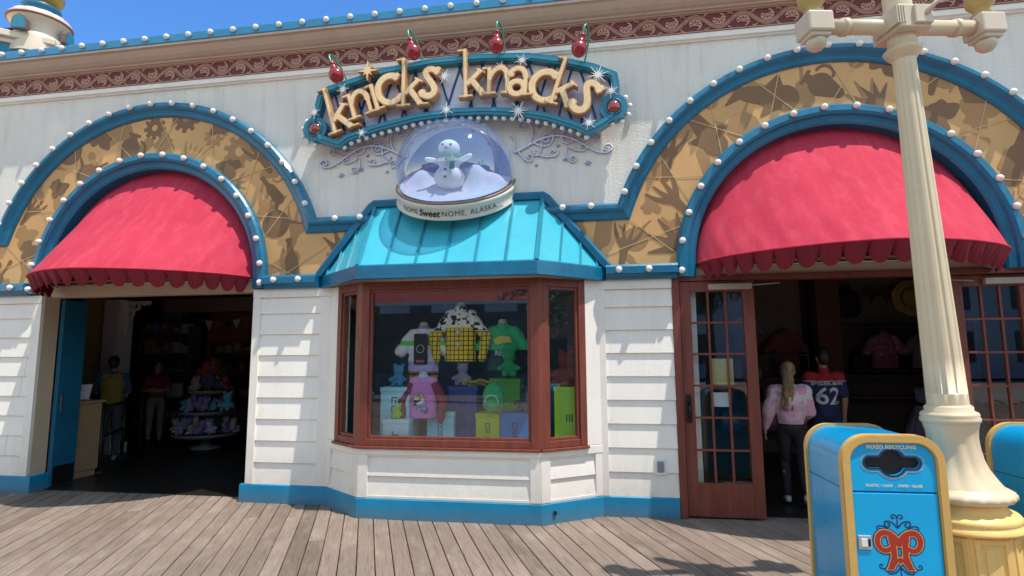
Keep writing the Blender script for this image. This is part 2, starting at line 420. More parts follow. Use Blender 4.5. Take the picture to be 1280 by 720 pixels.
# ------------------------------------------------------------------ camera, sun, sky
cam = bpy.data.cameras.new('camera'); co = bpy.data.objects.new('camera', cam); COL.objects.link(co)
cam.sensor_width = 36; cam.lens = 36*698.38/1280; cam.clip_start = .05; cam.clip_end = 2000
co.matrix_world = Matrix(((.987032, .025081, .158554, 0), (.160401, -.115343, -.980289, -6.31582), (-.006299, .993009, -.11787, 1.72), (0, 0, 0, 1)))
scene.camera = co
SUN = Vector((.335, -.192, 1.0)).normalized()
sl = bpy.data.lights.new('sun', 'SUN'); sl.energy = 5.0; sl.angle = math.radians(.53); sl.color = (1, .94, .86)
so = bpy.data.objects.new('sun', sl); COL.objects.link(so); so.rotation_euler = (-SUN).to_track_quat('-Z', 'Y').to_euler(); so.location = SUN*60
w = bpy.data.worlds.new('World'); scene.world = w; w.use_nodes = True
wn = w.node_tree; sky = wn.nodes.new('ShaderNodeTexSky'); sky.sky_type = 'NISHITA'; sky.sun_disc = False
sky.sun_elevation = math.asin(SUN.z); sky.sun_rotation = math.atan2(SUN.x, SUN.y); sky.altitude = 0; sky.air_density = 1.3; sky.dust_density = 0; sky.ozone_density = 2
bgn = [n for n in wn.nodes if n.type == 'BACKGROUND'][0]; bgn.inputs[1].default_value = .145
# the sky away from the sun is a deeper blue, the half round the sun is brightened and warmed to add fill
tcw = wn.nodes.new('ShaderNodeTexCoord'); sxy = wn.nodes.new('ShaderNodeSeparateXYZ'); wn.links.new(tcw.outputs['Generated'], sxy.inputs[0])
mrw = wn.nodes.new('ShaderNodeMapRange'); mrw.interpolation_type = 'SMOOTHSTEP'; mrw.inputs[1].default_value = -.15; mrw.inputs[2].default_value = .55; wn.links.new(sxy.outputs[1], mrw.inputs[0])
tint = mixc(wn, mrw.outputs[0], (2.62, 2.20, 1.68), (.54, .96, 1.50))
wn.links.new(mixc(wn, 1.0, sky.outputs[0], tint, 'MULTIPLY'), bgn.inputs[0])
scene.view_settings.view_transform = 'Standard'; scene.view_settings.look = 'None'; scene.view_settings.exposure = 0
scene.cycles.max_bounces = 10; scene.cycles.transparent_max_bounces = 16

# ------------------------------------------------------------------ palette
STUCCO = mat_stucco()
SIDING = paint('cream_siding', (.92, .865, .785), .55, .05, 1.5, .15, 60, dirt=.20, grime=(.75, .55), chips=.12)
NAIL = paint('filled_nail', (.42, .37, .31), .7, .2)
TRIMW = paint('cream_trim', (.90, .84, .755), .5, .05, 2, .10, 60, dirt=.18, grime=(.8, .5), chips=.12)
CREAM = paint('cream_jamb', (.56, .44, .31), .5, .06, 2, .05, 50, dirt=.15)
BLUE = paint('blue_trim', (.003, .150, .275), .36, .18, 3, .16, 28, dirt=.3, coat=.25, chips=.10)
BLUEB = paint('blue_baseboard', (.002, .225, .41), .42, .14, 2, .12, 40, dirt=.25, grime=(.16, .7), chips=.10)
CYAN = paint('turquoise_metal', (.05, .44, .56), .34, .08, 1.6, .06, 12, metal=.0, dirt=.12, coat=.25)
CYSH = paint('turquoise_edge', (.02, .24, .33), .35, .1)
CORN = paint('tan_cornice', (.52, .39, .30), .6, .06, 2, .08, 40, dirt=.2)
MAROON = paint('maroon_frieze', (.15, .018, .014), .55, .15, 4, .1, 60)
RELIEF = paint('dusty_pink_relief', (.50, .275, .20), .6, .12, 6, .1, 60)
TAN = paint('tan_panel', (.68, .375, .145), .6, .13, 1.1, .05, 40, dirt=.1)
BROWN = paint('brown_shape', (.22, .115, .050), .6, .16, 1.4, .05, 40)
BROWN2 = paint('mid_brown_shape', (.41, .215, .085), .6, .14, 1.4, .05, 40)
GOLDL = paint('pale_gold_line', (.62, .42, .20), .5, .1)
WOOD = paint('red_brown_wood', (.195, .046, .028), .45, .22, 3, .15, 30, stretch=(6, 6, .8), dirt=.2, chips=.15)
BULB = paint('opal_bulb', (.83, .80, .73), .22, .05, 4, coat=.4)
RED = mat_canvas()
REDV = paint('red_valance', (.20, .008, .022), .85, .12, 3, .15, 40)  # darker than the canopy canvas: the valance's shade is put into its colour
PANE = glass('window_pane', (.90, .95, .95), .12)
DPANE = glass('door_pane', (.90, .92, .90), .10)
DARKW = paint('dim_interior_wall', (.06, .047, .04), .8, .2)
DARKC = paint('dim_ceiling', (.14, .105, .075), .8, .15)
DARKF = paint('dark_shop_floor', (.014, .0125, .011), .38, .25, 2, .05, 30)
BLACK = paint('black', (.008, .008, .009), .45, .2)
STEEL = paint('brushed_steel', (.45, .45, .44), .35, .1, metal=.9)
WHITE = paint('white_paint', (.78, .78, .77), .45, .05)
PALEM = paint('pale_metal', (.55, .55, .68), .35, .08, 6)
GOLD = paint('gold_letter', (.95, .66, .36), .42, .1, 5, .05, 60)
GOLDD = paint('gold_letter_side', (.56, .29, .13), .45, .12, 5)
GOLDH = paint('letter_stud', (.92, .78, .62), .45, .06)  # pale colour of the marquee studs
boards = mat_boards()

# ------------------------------------------------------------------ ground
mb = MB(); mb.box(-400, 400, -400, 400, -.5, -.16)
tag(mb.build('ground', paint('promenade_paving', (.30, .27, .245), .9, .15, .25, .1, 5)), kind='structure')
# boardwalk: separate planks at an angle to the shop front; object turned so that local Y runs along the boards
mb = MB(); pw, gap = .1425, .0065; rnd = random.Random(3); ang = math.radians(23.7)
i0 = -112
for i in range(i0, 100):
    x = i*(pw+gap); y = -16+rnd.uniform(-3, 0)
    while y < 13:
        L = rnd.uniform(2.4, 4.9); y1 = min(y+L, 13.5); dz = rnd.uniform(-.0022, .0022); c = .004
        if y1 > -15:
            z = dz; a, b = x+rnd.uniform(0, .0015), x+pw-rnd.uniform(0, .0015); e0, e1 = y+.002, y1-.002
            vs = [(a,e0,-.04),(b,e0,-.04),(b,e1,-.04),(a,e1,-.04),(a,e0,z-c),(b,e0,z-c),(b,e1,z-c),(a,e1,z-c),(a+c,e0+c,z),(b-c,e0+c,z),(b-c,e1-c,z),(a+c,e1-c,z)]
            mb.add(vs, [(0,1,5,4),(1,2,6,5),(2,3,7,6),(3,0,4,7),(4,5,9,8),(5,6,10,9),(6,7,11,10),(7,4,8,11),(8,9,10,11)])
        y = y1
bw = mb.build('boardwalk', boards, None, (-1.5, -3.0, 0), (0, 0, ang)); tag(bw, kind='structure')

# ------------------------------------------------------------------ shop building
B = thing('shop_building', 'cream souvenir shop with blue bulb-lined arches, siding and a turquoise-roofed bay window', 'shop')
XL, XR, ZC, RO, RI, ZI = -5.785, 2.52, 2.622, 2.415, 1.65, 2.674
x_min, x_max = -12.0, 7.5
def box_part(name, m, *bs, parent=B, bev=0):
    q = MB()
    for b in bs:
        (q.bbox(*b, r=bev) if bev else q.box(*b))
    return q.build(name, m, parent)
# upper stucco wall and lower wall cores
q = MB(); q.prism([(x_min, 2.70)]+arc(XL, ZI, 1.53, 180, 0, 40)+arc(XR, ZI, 1.53, 180, 0, 40)+[(x_max, 2.70), (x_max, 5.36), (x_min, 5.36)], 0, .2); q.build('stucco_wall', STUCCO, B)
for bb in ((x_min, -7.32, .012, .2, 0, 2.695), (-4.255, -3.12, .012, .2, 0, 2.695), (-.12, .755, .012, .2, 0, 2.695), (4.36, x_max, .012, .2, 0, 2.695), (-3.12, -.12, .02, .2, 2.56, 2.695)): box_part('wall_core', TRIMW, bb)
bulb_me = None
def bulb(parent, p, r=.037):
    global bulb_me
    if bulb_me is None:
        q = MB(); q.sphere((0, -.012, 0), (1, .95, 1), 7, 0); q.lathe([(.62, 0), (.62, .55)], 10, Matrix.Rotation(-PI/2, 4, 'X') @ Matrix.Translation((0, 0, 0)), 1)
        q.v = [(a*.036, b*.036, c*.036) for a, b, c in q.v]; t = q.build('light_bulb', [BULB, BLUE]); bulb_me = t.data; bpy.data.objects.remove(t)
    o = bpy.data.objects.new('light_bulb', bulb_me); COL.objects.link(o); o.parent = parent; o.location = p; o.scale = (r/.036,)*3
    o.rotation_euler = (random.uniform(-.08, .08), random.uniform(0, 6.28), random.uniform(-.08, .08))
    return o
def along(path, step, first=0.0):
    out = []; acc = -first
    for a, b in zip(path, path[1:]):
        a, b = Vector(a), Vector(b); L = (b-a).length; t = -acc
        while t <= L+1e-6:
            if t >= -1e-6: out.append(tuple(a.lerp(b, max(0, t/L))))
            t += step
        acc = acc+L if False else (L-t)+0
        acc = acc*1.0
    return out
def resample(path, step, off=0.0):
    P_ = [Vector(p) for p in path]; out = []; need = off
    for a, b in zip(P_, P_[1:]):
        L = (b-a).length; t = need
        while t <= L: out.append(a.lerp(b, t/L)); t += step
        need = t-L
    return out
# siding: lapped boards
def laps(q, x0, x1, z0, z1, lap=.253, m=0, T=None, ph=0.0):
    z = z0-ph
    while z < z1-.01:
        a = max(z, z0); t = min(z+lap, z1); k = .030-.022*(t-z)/lap
        vs = [(x0,-.030,a),(x1,-.030,a),(x1,-k,t),(x0,-k,t),(x0,.012,a),(x1,.012,a),(x1,.012,t),(x0,.012,t)]
        q.add(vs, [(0,1,2,3),(0,4,5,1),(3,2,6,7),(0,3,7,4),(1,5,6,2)], m, T)
        rn = random.Random(int(x0*97)+int(z*131)); xj = rn.uniform(x0, x1) if x1-x0 > 3.0 and rn.random() < .5 else None
        if xj and t-a > .1: q.add([(xj-.0022,-.0312,a),(xj+.0022,-.0312,a),(xj+.0022,-k-.0012,t-.004),(xj-.0022,-k-.0012,t-.004)], [(0,1,2,3)], m+1, T)
        xn = x0+.05
        while xn < x1 and t-a > .1:
            zz = a+.035; yy = -.030+(.030-k)*(zz-a)/(t-a)-.0012
            q.add([(xn+.0045*math.cos(o*PI/3), yy, zz+.0045*math.sin(o*PI/3)) for o in range(6)], [(0,1,2,3,4,5)], m+1, T); xn += .405
        z += lap
q = MB(); laps(q, x_min, -7.44, .21, 2.43); q.build('siding', [SIDING, NAIL], B)
q = MB(); laps(q, -4.155, -3.36, .21, 2.43); q.build('siding', [SIDING, NAIL], B)
q = MB(); laps(q, .03, .755, .21, 2.43); q.build('siding', [SIDING, NAIL], B)
q = MB(); laps(q, 4.46, x_max, .21, 2.43); q.build('siding', [SIDING, NAIL], B)
box_part('corner_board', TRIMW, (-7.44, -7.32, -.042, .012, .21, 2.43), (x_min, -7.32, -.046, .012, 2.432, 2.535), bev=.004)
box_part('corner_board', TRIMW, (-4.255, -4.155, -.042, .012, .21, 2.43), (-3.36, -3.2, -.042, .012, .21, 2.43), (-4.255, -3.2, -.046, .012, 2.432, 2.535), bev=.004)
box_part('corner_board', TRIMW, (-.08, .03, -.042, .012, .21, 2.43), (-.08, .755, -.046, .012, 2.432, 2.535), bev=.004)
box_part('corner_board', TRIMW, (4.36, 4.46, -.042, .012, .21, 2.43), (4.36, x_max, -.046, .012, 2.432, 2.535), bev=.004)
# door reveals
box_part('door_jamb', CREAM, (-7.345, -7.318, .0, .21, .22, 2.52))
box_part('door_jamb', CREAM, (-7.5, -4.15, .03, .22, 2.515, 2.73), bev=.006)
box_part('door_jamb', TRIMW, (-4.262, -4.235, .0, .22, .22, 2.515))
box_part('door_jamb', CREAM, (.755, 4.5, .03, .22, 2.535, 2.73), bev=.006)
# baseboard round the front, following the bay
BAY = [(-3.21, 0), (-2.63, -.43), (-.67, -.43), (-.05, 0)]
XY = lambda u, v, w: (u, v, w)
bprof = [(0, 0), (0, .212), (-.03, .212), (-.045, .2), (-.045, 0)]
def baseboard(path, name='baseboard'):
    q = MB(); q.sweep(path, [(d, z) for d, z in bprof], mp=XY); return q.build(name, BLUEB, B)
baseboard([(x_min, 0), (-7.30, 0), (-7.30, .21)]); 
baseboard([(-4.275, .2), (-4.275, 0)]+BAY+[(.752, 0)])
baseboard([(4.33, .2), (4.33, 0), (x_max, 0)])
# outlet box
q = MB(); q.bbox(.51, .63, -.034, -.022, .44, .61, .004, 0); q.bbox(.535, .605, -.05, -.03, .47, .58, .006, 1)
q.build('outlet_cover', [WHITE, paint('grey_plastic', (.26, .25, .27), .5)], B)
q = MB(); q.lathe([(.018, 0), (.022, .004), (.022, .012)], 12, Matrix.Translation((-.53, -.395, .11)) @ Matrix.Rotation(math.radians(35), 4, 'Z') @ Matrix.Rotation(PI/2, 4, 'X')); q.build('hose_tap_cap', BLACK, B)

# arch panels: tan board with painted shapes
def arc_xz(cx, cz, r, a0, a1, n=48): return arc(cx, cz, r, a0, a1, n)
h0 = 3.37
def panel(cx, xa, xb):
    dx = math.sqrt((RO-.05)**2-(h0-ZC)**2); a = math.degrees(math.asin((h0-ZC)/(RO-.05)))
    ri = RI+.02
    poly = [(xa, 2.68), (xa, h0-.03)]+[(u, v) for u, v in arc_xz(cx, ZC, RO-.05, 180-a, a)]+[(xb, h0-.03), (xb, 2.68)]+[(u, v) for u, v in arc_xz(cx, ZI, ri, 0, 180)]
    q = MB(); q.prism(poly, -.014, .0); p = q.build('arch_panel', TAN, B)
    reg = lambda U, V: np.maximum(np.maximum(np.minimum(np.hypot(U-cx, V-ZC)-(RO-.07), np.maximum(V-(h0-.05), -V+2.6)), -(np.hypot(U-cx, V-ZI)-(ri+.03))), np.maximum(np.maximum(xa+.01-U, U-xb+.01), 2.70-V))
    return p, reg
# generic cut-out shapes: toys, tools, bottles, leaves, blobs
def shp_boot(U, V): return umin(d_seg(U,V,0,.5,0,-.3,.17,.15), d_seg(U,V,0,-.38,.42,-.42,.14,.11), d_bar(U,V,-.16,-.55,.5,-.55,.03))
def shp_ball(U, V): return umin(d_disc(U,V,0,0,.42), d_seg(U,V,.2,.3,.6,.6,.05,.02), d_seg(U,V,-.3,.25,-.5,.55,.06,.03))
def shp_fish(U, V):
    return umin(d_seg(U,V,-.35,0,.35,.02,.16,.26), d_fill(U,V,[(-.3,0),(-.75,.35),(-.62,0),(-.75,-.33)]), d_fill(U,V,[(-.1,.15),(.15,.5),(.3,.2)]), d_fill(U,V,[(0,-.15),(-.05,-.45),(.3,-.2)]))
def shp_gear(U, V):
    r = np.hypot(U, V); a = np.arctan2(V, U); return np.maximum(r-(.42+.07*np.sign(np.cos(9*a))), .14-r)
def shp_bottle(U, V): return umin(d_seg(U,V,0,-.4,0,.1,.2,.18), d_seg(U,V,0,.1,0,.6,.12,.06), d_bar(U,V,-.09,.64,.09,.64,.05))
def shp_leaf(U, V):
    return umin(*[d_seg(U,V,0,-.1,.62*math.cos(a),.62*math.sin(a),.12,.015) for a in (.35,.95,1.57,2.2,2.8)], d_seg(U,V,0,0,0,-.6,.035,.03))
def shp_guitar(U, V): return umin(d_disc(U,V,0,-.38,.27), d_disc(U,V,.02,-.05,.19), d_bar(U,V,0,0,.03,.62,.045), d_bar(U,V,.03,.58,.04,.78,.08))
def shp_vase(U, V): return umin(d_seg(U,V,0,-.35,0,.05,.14,.3), d_seg(U,V,0,.05,0,.4,.2,.1), d_bar(U,V,-.2,.46,.2,.46,.04), d_poly(U,V,arc(.28,.12,.2,-80,90,8),.035))
def shp_claw(U, V): return umin(*[d_poly(U,V,bez([(0,-.1),(.25*k,.15),(.32*k,.6)],6),.1,.02) for k in (-1.3,-.4,.5,1.4)], d_seg(U,V,0,-.1,0,-.6,.13,.08))
def shp_kite(U, V): return umin(d_fill(U,V,[(0,.6),(.34,.1),(0,-.4),(-.34,.1)]), d_poly(U,V,bez([(0,-.4),(.2,-.6),(-.15,-.7),(.1,-.9)],8),.025))
def shp_blob(k):
    r_ = random.Random(k); ph = [r_.uniform(0, 6.28) for _ in range(4)]
    def f(U, V):
        r = np.hypot(U, V*1.15); a = np.arctan2(V, U)
        return r-(.38+.08*np.sin(3*a+ph[0])+.05*np.sin(5*a+ph[1])+.03*np.sin(9*a+ph[2]))
    return f
SH = [shp_boot, shp_ball, shp_fish, shp_gear, shp_bottle, shp_leaf, shp_guitar, shp_vase, shp_claw, shp_kite, shp_blob(1), shp_blob(2), shp_blob(3), shp_fish, shp_leaf, shp_claw]
def pattern(p, reg, cx, xa, xb, seed):
    r_ = random.Random(seed); spots = []; dense = []
    for k in range(300):                       # spread the shapes evenly through the band, dense enough to overlap here and there
        a = r_.uniform(0, PI); rr = r_.uniform(RI+.12, RO-.12); c = (cx+rr*math.cos(a), ZI+rr*math.sin(a))
        if k % 4 == 0: c = (r_.uniform(xa+.1, xb-.1), r_.uniform(2.75, 3.3))
        if all(math.dist(c, o) > .43 for o in spots): spots.append(c)
    for k in range(400):
        a = r_.uniform(-.1, PI+.1); rr = r_.uniform(RI+.05, RO-.05); c = (cx+rr*math.cos(a), ZI+rr*math.sin(a))
        if k % 4 == 0: c = (r_.uniform(xa+.1, xb-.1), r_.uniform(2.7, 3.35))
        if all(math.dist(c, o) > .38 for o in dense): dense.append(c)
    for (lst, m, off, s0, s1) in ((dense, BROWN2, -.0165, .28, .5), (spots, BROWN, -.019, .33, .58)):
        inst = [(c, r_.choice(SH), r_.uniform(-1.2, 1.2), r_.uniform(s0, s1)) for c in lst]
        def f(U, V):
            o = np.full(U.shape, 9.0)
            for c, fn, an, s in inst:
                k = (np.abs(U-c[0]) < s*1.2) & (np.abs(V-c[1]) < s*1.2)
                if not k.any(): continue
                u = ((U[k]-c[0])*math.cos(an)+(V[k]-c[1])*math.sin(an))/s; v = (-(U[k]-c[0])*math.sin(an)+(V[k]-c[1])*math.cos(an))/s
                o[k] = np.minimum(o[k], fn(u, v)*s)
            return np.maximum(o, reg(U, V))
        q = MB(); q.sdf(f, xa, xb, 2.66, 5.1, .0155, off, -.013); q.build('silhouette_pattern', m, p)
    def g(U, V):
        o = np.full(U.shape, 9.0)
        for k in range(-1, 12):
            a = math.radians(2+k*21)
            for s in (.16, -.16):
                A = (cx+(RI-.1)*math.cos(a-s), ZI+(RI-.1)*math.sin(a-s)); C_ = (cx+(RO+.1)*math.cos(a+s*.75), ZI+(RO+.1)*math.sin(a+s*.75)); o = np.minimum(o, d_seg(U, V, *A, *C_, .0048))
        return np.maximum(o, reg(U, V))
    q = MB(); q.sdf(g, xa, xb, 2.66, 5.1, .0085, -.0215, -.0195); q.build('lattice_lines', GOLDL, p)
pl, rl = panel(XL, -12.0, -2.55); pattern(pl, rl, XL, -8.9, -2.55, 11)
pr_, rr_ = panel(XR, -.75, 7.2); pattern(pr_, rr_, XR, -.75, 5.6, 29)
# arch trims
PO = [(.03, 0), (.03, -.085), (.004, -.112), (-.03, -.112), (-.055, -.098), (-.075, -.07), (-.105, -.055), (-.13, -.05), (-.15, -.03), (-.15, 0)]
PI_ = [(.052, 0), (.052, -.09), (.03, -.118), (-.03, -.122), (-.06, -.105), (-.075, -.075), (-.105, -.06), (-.13, -.055), (-.152, -.035), (-.152, .19), (-.1, .19)]
dxo = math.sqrt(RO**2-(h0-ZC)**2); ao = math.degrees(math.asin((h0-ZC)/RO))
def trim(cx, xa, xb):
    path = [(xa, h0)]+arc_xz(cx, ZC, RO, 180-ao, ao, 64)+[(xb, h0)]
    q = MB(); q.sweep(path, PO); t = q.build('outer_arch_trim', BLUE, B)
    for k in range(-9, 26):
        a = 90-k*7.5+0.8
        if ao-2 < a < 180-ao+2: bulb(t, (cx+(RO-.002)*math.cos(math.radians(a)), -.128, ZC+(RO-.002)*math.sin(math.radians(a))))
    x = cx-dxo-.32
    while x > max(xa, cx-4.2): bulb(t, (x, -.128, h0)); x -= .32
    x = cx+dxo+.32
    while x < min(xb, cx+3.4): bulb(t, (x, -.128, h0)); x += .32
    path = [(cx-RI, 2.55)]+arc_xz(cx, ZI, RI, 180, 0, 56)+[(cx+RI, 2.55)]
    q = MB(); q.sweep(path, PI_); t = q.build('inner_arch_trim', BLUE, B)
    for k in range(-8, 9):
        a = 90-k*11.0+4
        if -1 < a < 181: bulb(t, (cx+(RI+.012)*math.cos(math.radians(a)), -.136, ZI+(RI+.012)*math.sin(math.radians(a))))
    for s in (-1, 1): bulb(t, (cx+s*(RI+.012), -.136, 2.61))
trim(XL, x_min, -2.74); trim(XR, -.62, x_max)
BP = [(0, 0), (0, -.085), (-.0, -.10), (.03, -.105), (.05, -.13), (.055, -.168), (.13, -.168), (.155, -.15), (.16, 0)]
def band(xa, xb, off):
    q = MB(); q.sweep([(xa, 2.535), (xb, 2.535)], BP); t = q.build('lower_band', BLUE, B)
    x = xa+off
    while x < xb-.03: bulb(t, (x, -.183, 2.632)); x += .32
band(x_min, XL-RI-.055, .17); band(XL+RI+.055, -3.38, .17); band(.05, XR-RI-.055, .14); band(XR+RI+.055, x_max, .2)

# cornice, frieze, roof edge (profiles run along x)
YZ = lambda u, v, w: (w, u, v)
q = MB(); q.prism([(.05, 5.27), (-.022, 5.27), (-.03, 5.285), (-.055, 5.292), (-.06, 5.335), (-.045, 5.35), (-.045, 5.36), (.05, 5.36)], x_min, x_max, YZ)
q.build('cornice', TRIMW, B)
q = MB(); q.prism([(.05, 5.362), (-.05, 5.362), (-.05, 5.588), (.05, 5.588)], x_min, x_max, YZ); fz = q.build('frieze', MAROON, B)
q = MB(); q.prism([(.05, 5.59), (-.075, 5.59), (-.085, 5.602), (-.11, 5.605), (-.12, 5.622), (-.15, 5.635), (-.19, 5.668), (-.222, 5.71), (-.235, 5.74), (-.268, 5.748), (-.27, 5.775), (.05, 5.775)], x_min, x_max, YZ); q.build('cornice', CORN, B)
q = MB(); q.prism([(.6, 5.778), (-.262, 5.778), (-.275, 5.79), (-.275, 5.885), (-.262, 5.90), (-.20, 5.93), (.6, 5.96)], x_min, x_max, YZ); re_ = q.build('roof_edge', paint('sky_blue_metal', (.03, .235, .42), .3, .1, 2, dirt=.15, coat=.3), B)
x = -9.95
while x < 6.9: bulb(re_, (x, -.292, 5.852), .036); x += .3175
box_part('roof_deck', DARKC, (x_min, x_max, .21, 9.3, 5.6, 5.775))
# frieze scroll relief: a wave stem with palmettes, repeated
def fr(U, V):
    L = .52; u = np.mod(U, L); yv = .072*np.sin(2*PI*u/L); slope = .072*2*PI/L*np.cos(2*PI*u/L)
    o = np.abs(V-yv)/np.sqrt(1+slope**2)-.006
    o = np.minimum(o, np.maximum(np.abs(V-yv)/np.sqrt(1+slope**2)-.021, .0135-np.abs(V-yv)/np.sqrt(1+slope**2)))
    for c, s in ((L*.25, 1), (L*.75, -1)):
        for sh in (-L, 0, L):
            cx, cy = c+sh, -.024*s
            pts = [(cx+.068*math.cos(t)*(1-.10*t/6), cy+.062*s*math.sin(t)*(1-.10*t/6)) for t in np.linspace(2.9, -1.2, 18)]
            o = np.minimum(o, d_poly(u, V, pts, .0075))
            for k in range(6):
                a = 3.3-k*.74; o = np.minimum(o, d_seg(u, V, cx+.018*math.cos(a), cy+.018*s*math.sin(a), cx+.053*math.cos(a), cy+.048*s*math.sin(a), .004, .0105))
            o = np.minimum(o, d_disc(u, V, cx, cy, .012))
            o = np.minimum(o, d_poly(u, V, [(cx-.11, .075*s), (cx-.135, .092*s), (cx-.155, .085*s)], .006))
            o = np.minimum(o, d_poly(u, V, [(cx+.10, .07*s), (cx+.125, .095*s), (cx+.14, .10*s)], .007))
    return o
q = MB(); q.sdf(fr, 0, .52, -.108, .108, .0052, -.008, 0); q2 = MB()
for k in range(int((x_max-x_min)/.52)):
    q2.add([(a+x_min+k*.52, b-.051, c+5.475) for a, b, c in q.v], q.f)
q2.build('scroll_relief', RELIEF, fz)
q = MB(); q.box(x_min, x_max, -.058, -.051, 5.364, 5.374); q.box(x_min, x_max, -.058, -.051, 5.577, 5.587); q.build('frieze_edge', RELIEF, fz)

# ------------------------------------------------------------------ bay window
q = MB()
# deck, knee wall siding, posts
q.prism([(-3.21, .015), (-2.63, -.415), (-.67, -.415), (-.05, .015)], .20, .70, lambda u, v, w: (u, v, w), 1)
bay = q.build('bay_window', [SIDING, TRIMW], B)
def seg_T(a, b):
    a, b = Vector((*a, 0)), Vector((*b, 0)); d = (b-a); an = math.atan2(d.y, d.x)
    return Matrix.Translation(a) @ Matrix.Rotation(an, 4, 'Z'), d.length
for k in range(3):
    T, L = seg_T(BAY[k], BAY[k+1])
    q = MB(); laps(q, .10 if k != 1 else .09, L-(.10 if k != 1 else .09), .235, .66, .205, 0, T); q.build('siding', [SIDING, NAIL], bay)
    q = MB()
    for s in ((-.01, .10, .212, .66), (L-.10, L+.01, .212, .66)): q.bbox(s[0], s[1], -.040, .02, s[2], s[3], .004, 0, T)
    q.bbox(-.012, L+.012, -.045, .02, .661, .745, .004, 0, T); q.box(.1, L-.1, -.036, .02, .212, .236, 0, T)
    q.build('corner_board', TRIMW, bay)
Z0, Z1 = .75, 2.53
for k in range(3):
    T, L = seg_T(BAY[k], BAY[k+1])
    a, b = (0.2, L) if k == 0 else ((0, L) if k == 1 else (0, L-.2))
    q = MB(); t = .085
    q.bbox(a, a+t, -.05, .03, Z0+.001, Z1, .006, 0, T); q.bbox(b-t, b, -.05, .03, Z0+.001, Z1, .006, 0, T)
    q.bbox(a+t, b-t, -.046, .03, Z0+.001, Z0+.075, .006, 0, T); q.bbox(a+t, b-t, -.046, .03, Z1-.09, Z1, .006, 0, T)
    for (u0, u1, w0, w1) in ((a+t, a+t+.03, Z0+.075, Z1-.09), (b-t-.03, b-t, Z0+.075, Z1-.09), (a+t+.03, b-t-.03, Z0+.075, Z0+.105), (a+t+.03, b-t-.03, Z1-.12, Z1-.09)):
        q.bbox(u0, u1, -.028, .02, w0, w1, .004, 0, T)
    q.bbox(a-.012, b+.012, -.075, .03, Z0-.028, Z0, .006, 0, T)
    f = q.build('window_frame', WOOD, bay)
    q = MB(); q.add([(a+t, 0, Z0+.07), (b-t, 0, Z0+.07), (b-t, 0, Z1-.08), (a+t, 0, Z1-.08)], [(0, 1, 2, 3)], 0, T); q.build('pane', PANE, f)
    if k != 1:
        q = MB(); u0, u1 = (0, .2) if k == 0 else (L-.2, L)
        q.bbox(u0-.02 if k == 0 else u0, u1 if k == 0 else u1+.02, -.04, .03, Z0-.002, 2.53, .005, 0, T); q.build('side_post', TRIMW, bay)
for (x, y) in ((-2.63, -.43), (-.67, -.43)):
    q = MB(); q.lathe([(.072, Z0+.002), (.072, Z1)], 8, Matrix.Translation((x, y+.02, 0)), smooth=False); q.build('corner_post', WOOD, bay)
# bay roof
EV = [(-3.36, -.015), (-2.60, -.70), (-.655, -.70), (.04, -.015)]
RG = [(-2.69, 0), (-.65, 0)]; ze, zr = 2.665, 3.52
q = MB()
q.add([(*EV[0], ze), (*EV[1], ze), (*EV[2], ze), (*EV[3], ze), (RG[0][0], -.03, zr), (RG[1][0], -.03, zr)], [(0, 1, 4), (1, 2, 5, 4), (2, 3, 5)])
q.add([(*EV[0], ze-.01), (*EV[1], ze-.01), (*EV[2], ze-.01), (*EV[3], ze-.01)], [(0, 1, 2, 3)], 1)
roof = q.build('bay_roof', [CYAN, TRIMW], B)
q = MB()
def seam(p, r, w=.011, h=.024): q.tube([p, r], 1, 4, sc=(w, h), smooth=False)
for k in range(0, 7):
    t = k/6; e = Vector((EV[1][0]*(1-t)+EV[2][0]*t, EV[1][1]-.002, ze+.012)); r = Vector((RG[0][0]*(1-t)+RG[1][0]*t, -.03, zr+.012))
    q.tube([e, r], .016 if 0 < k < 6 else .026, 6, sc=(1, 1.2), smooth=False)
for s, (e0, e1, r) in enumerate(((EV[0], EV[1], RG[0]), (EV[3], EV[2], RG[1]))):
    for t in (.12, .38, .68):
        e = Vector((e0[0]*(1-t)+e1[0]*t, e0[1]*(1-t)+e1[1]*t, ze+.01)); hp = Vector((e0[0], e0[1], ze)).lerp(Vector((r[0], -.03, zr)), 0)
        wx = e0[0]+(r[0]-e0[0])*(t*.95+.02); wz = ze+(zr-ze)*(t*.95+.02)
        tt = Vector((wx, -.035, wz+.012)); q.tube([e, tt], .014, 6, smooth=False)
q.build('standing_seam', CYSH, roof)
q = MB(); q.sweep(EV, [(0, 2.525), (-.015, 2.525), (-.022, 2.56), (-.022, 2.67), (-.012, 2.685), (0, 2.685)], mp=XY); q.sweep(EV, [(-.024, 2.528), (-.034, 2.531), (-.034, 2.556), (-.024, 2.559)], mp=XY)
q.build('fascia', BLUE, roof)
q = MB(); q.sweep([(-3.385, 2.685), (-2.735, 3.50), (-2.69, 3.53), (-.65, 3.53), (-.605, 3.50), (.065, 2.685)], [(-.035, 0), (-.035, -.085), (.03, -.095), (.055, -.07), (.055, 0)]); q.build('flashing', BLUE, roof)

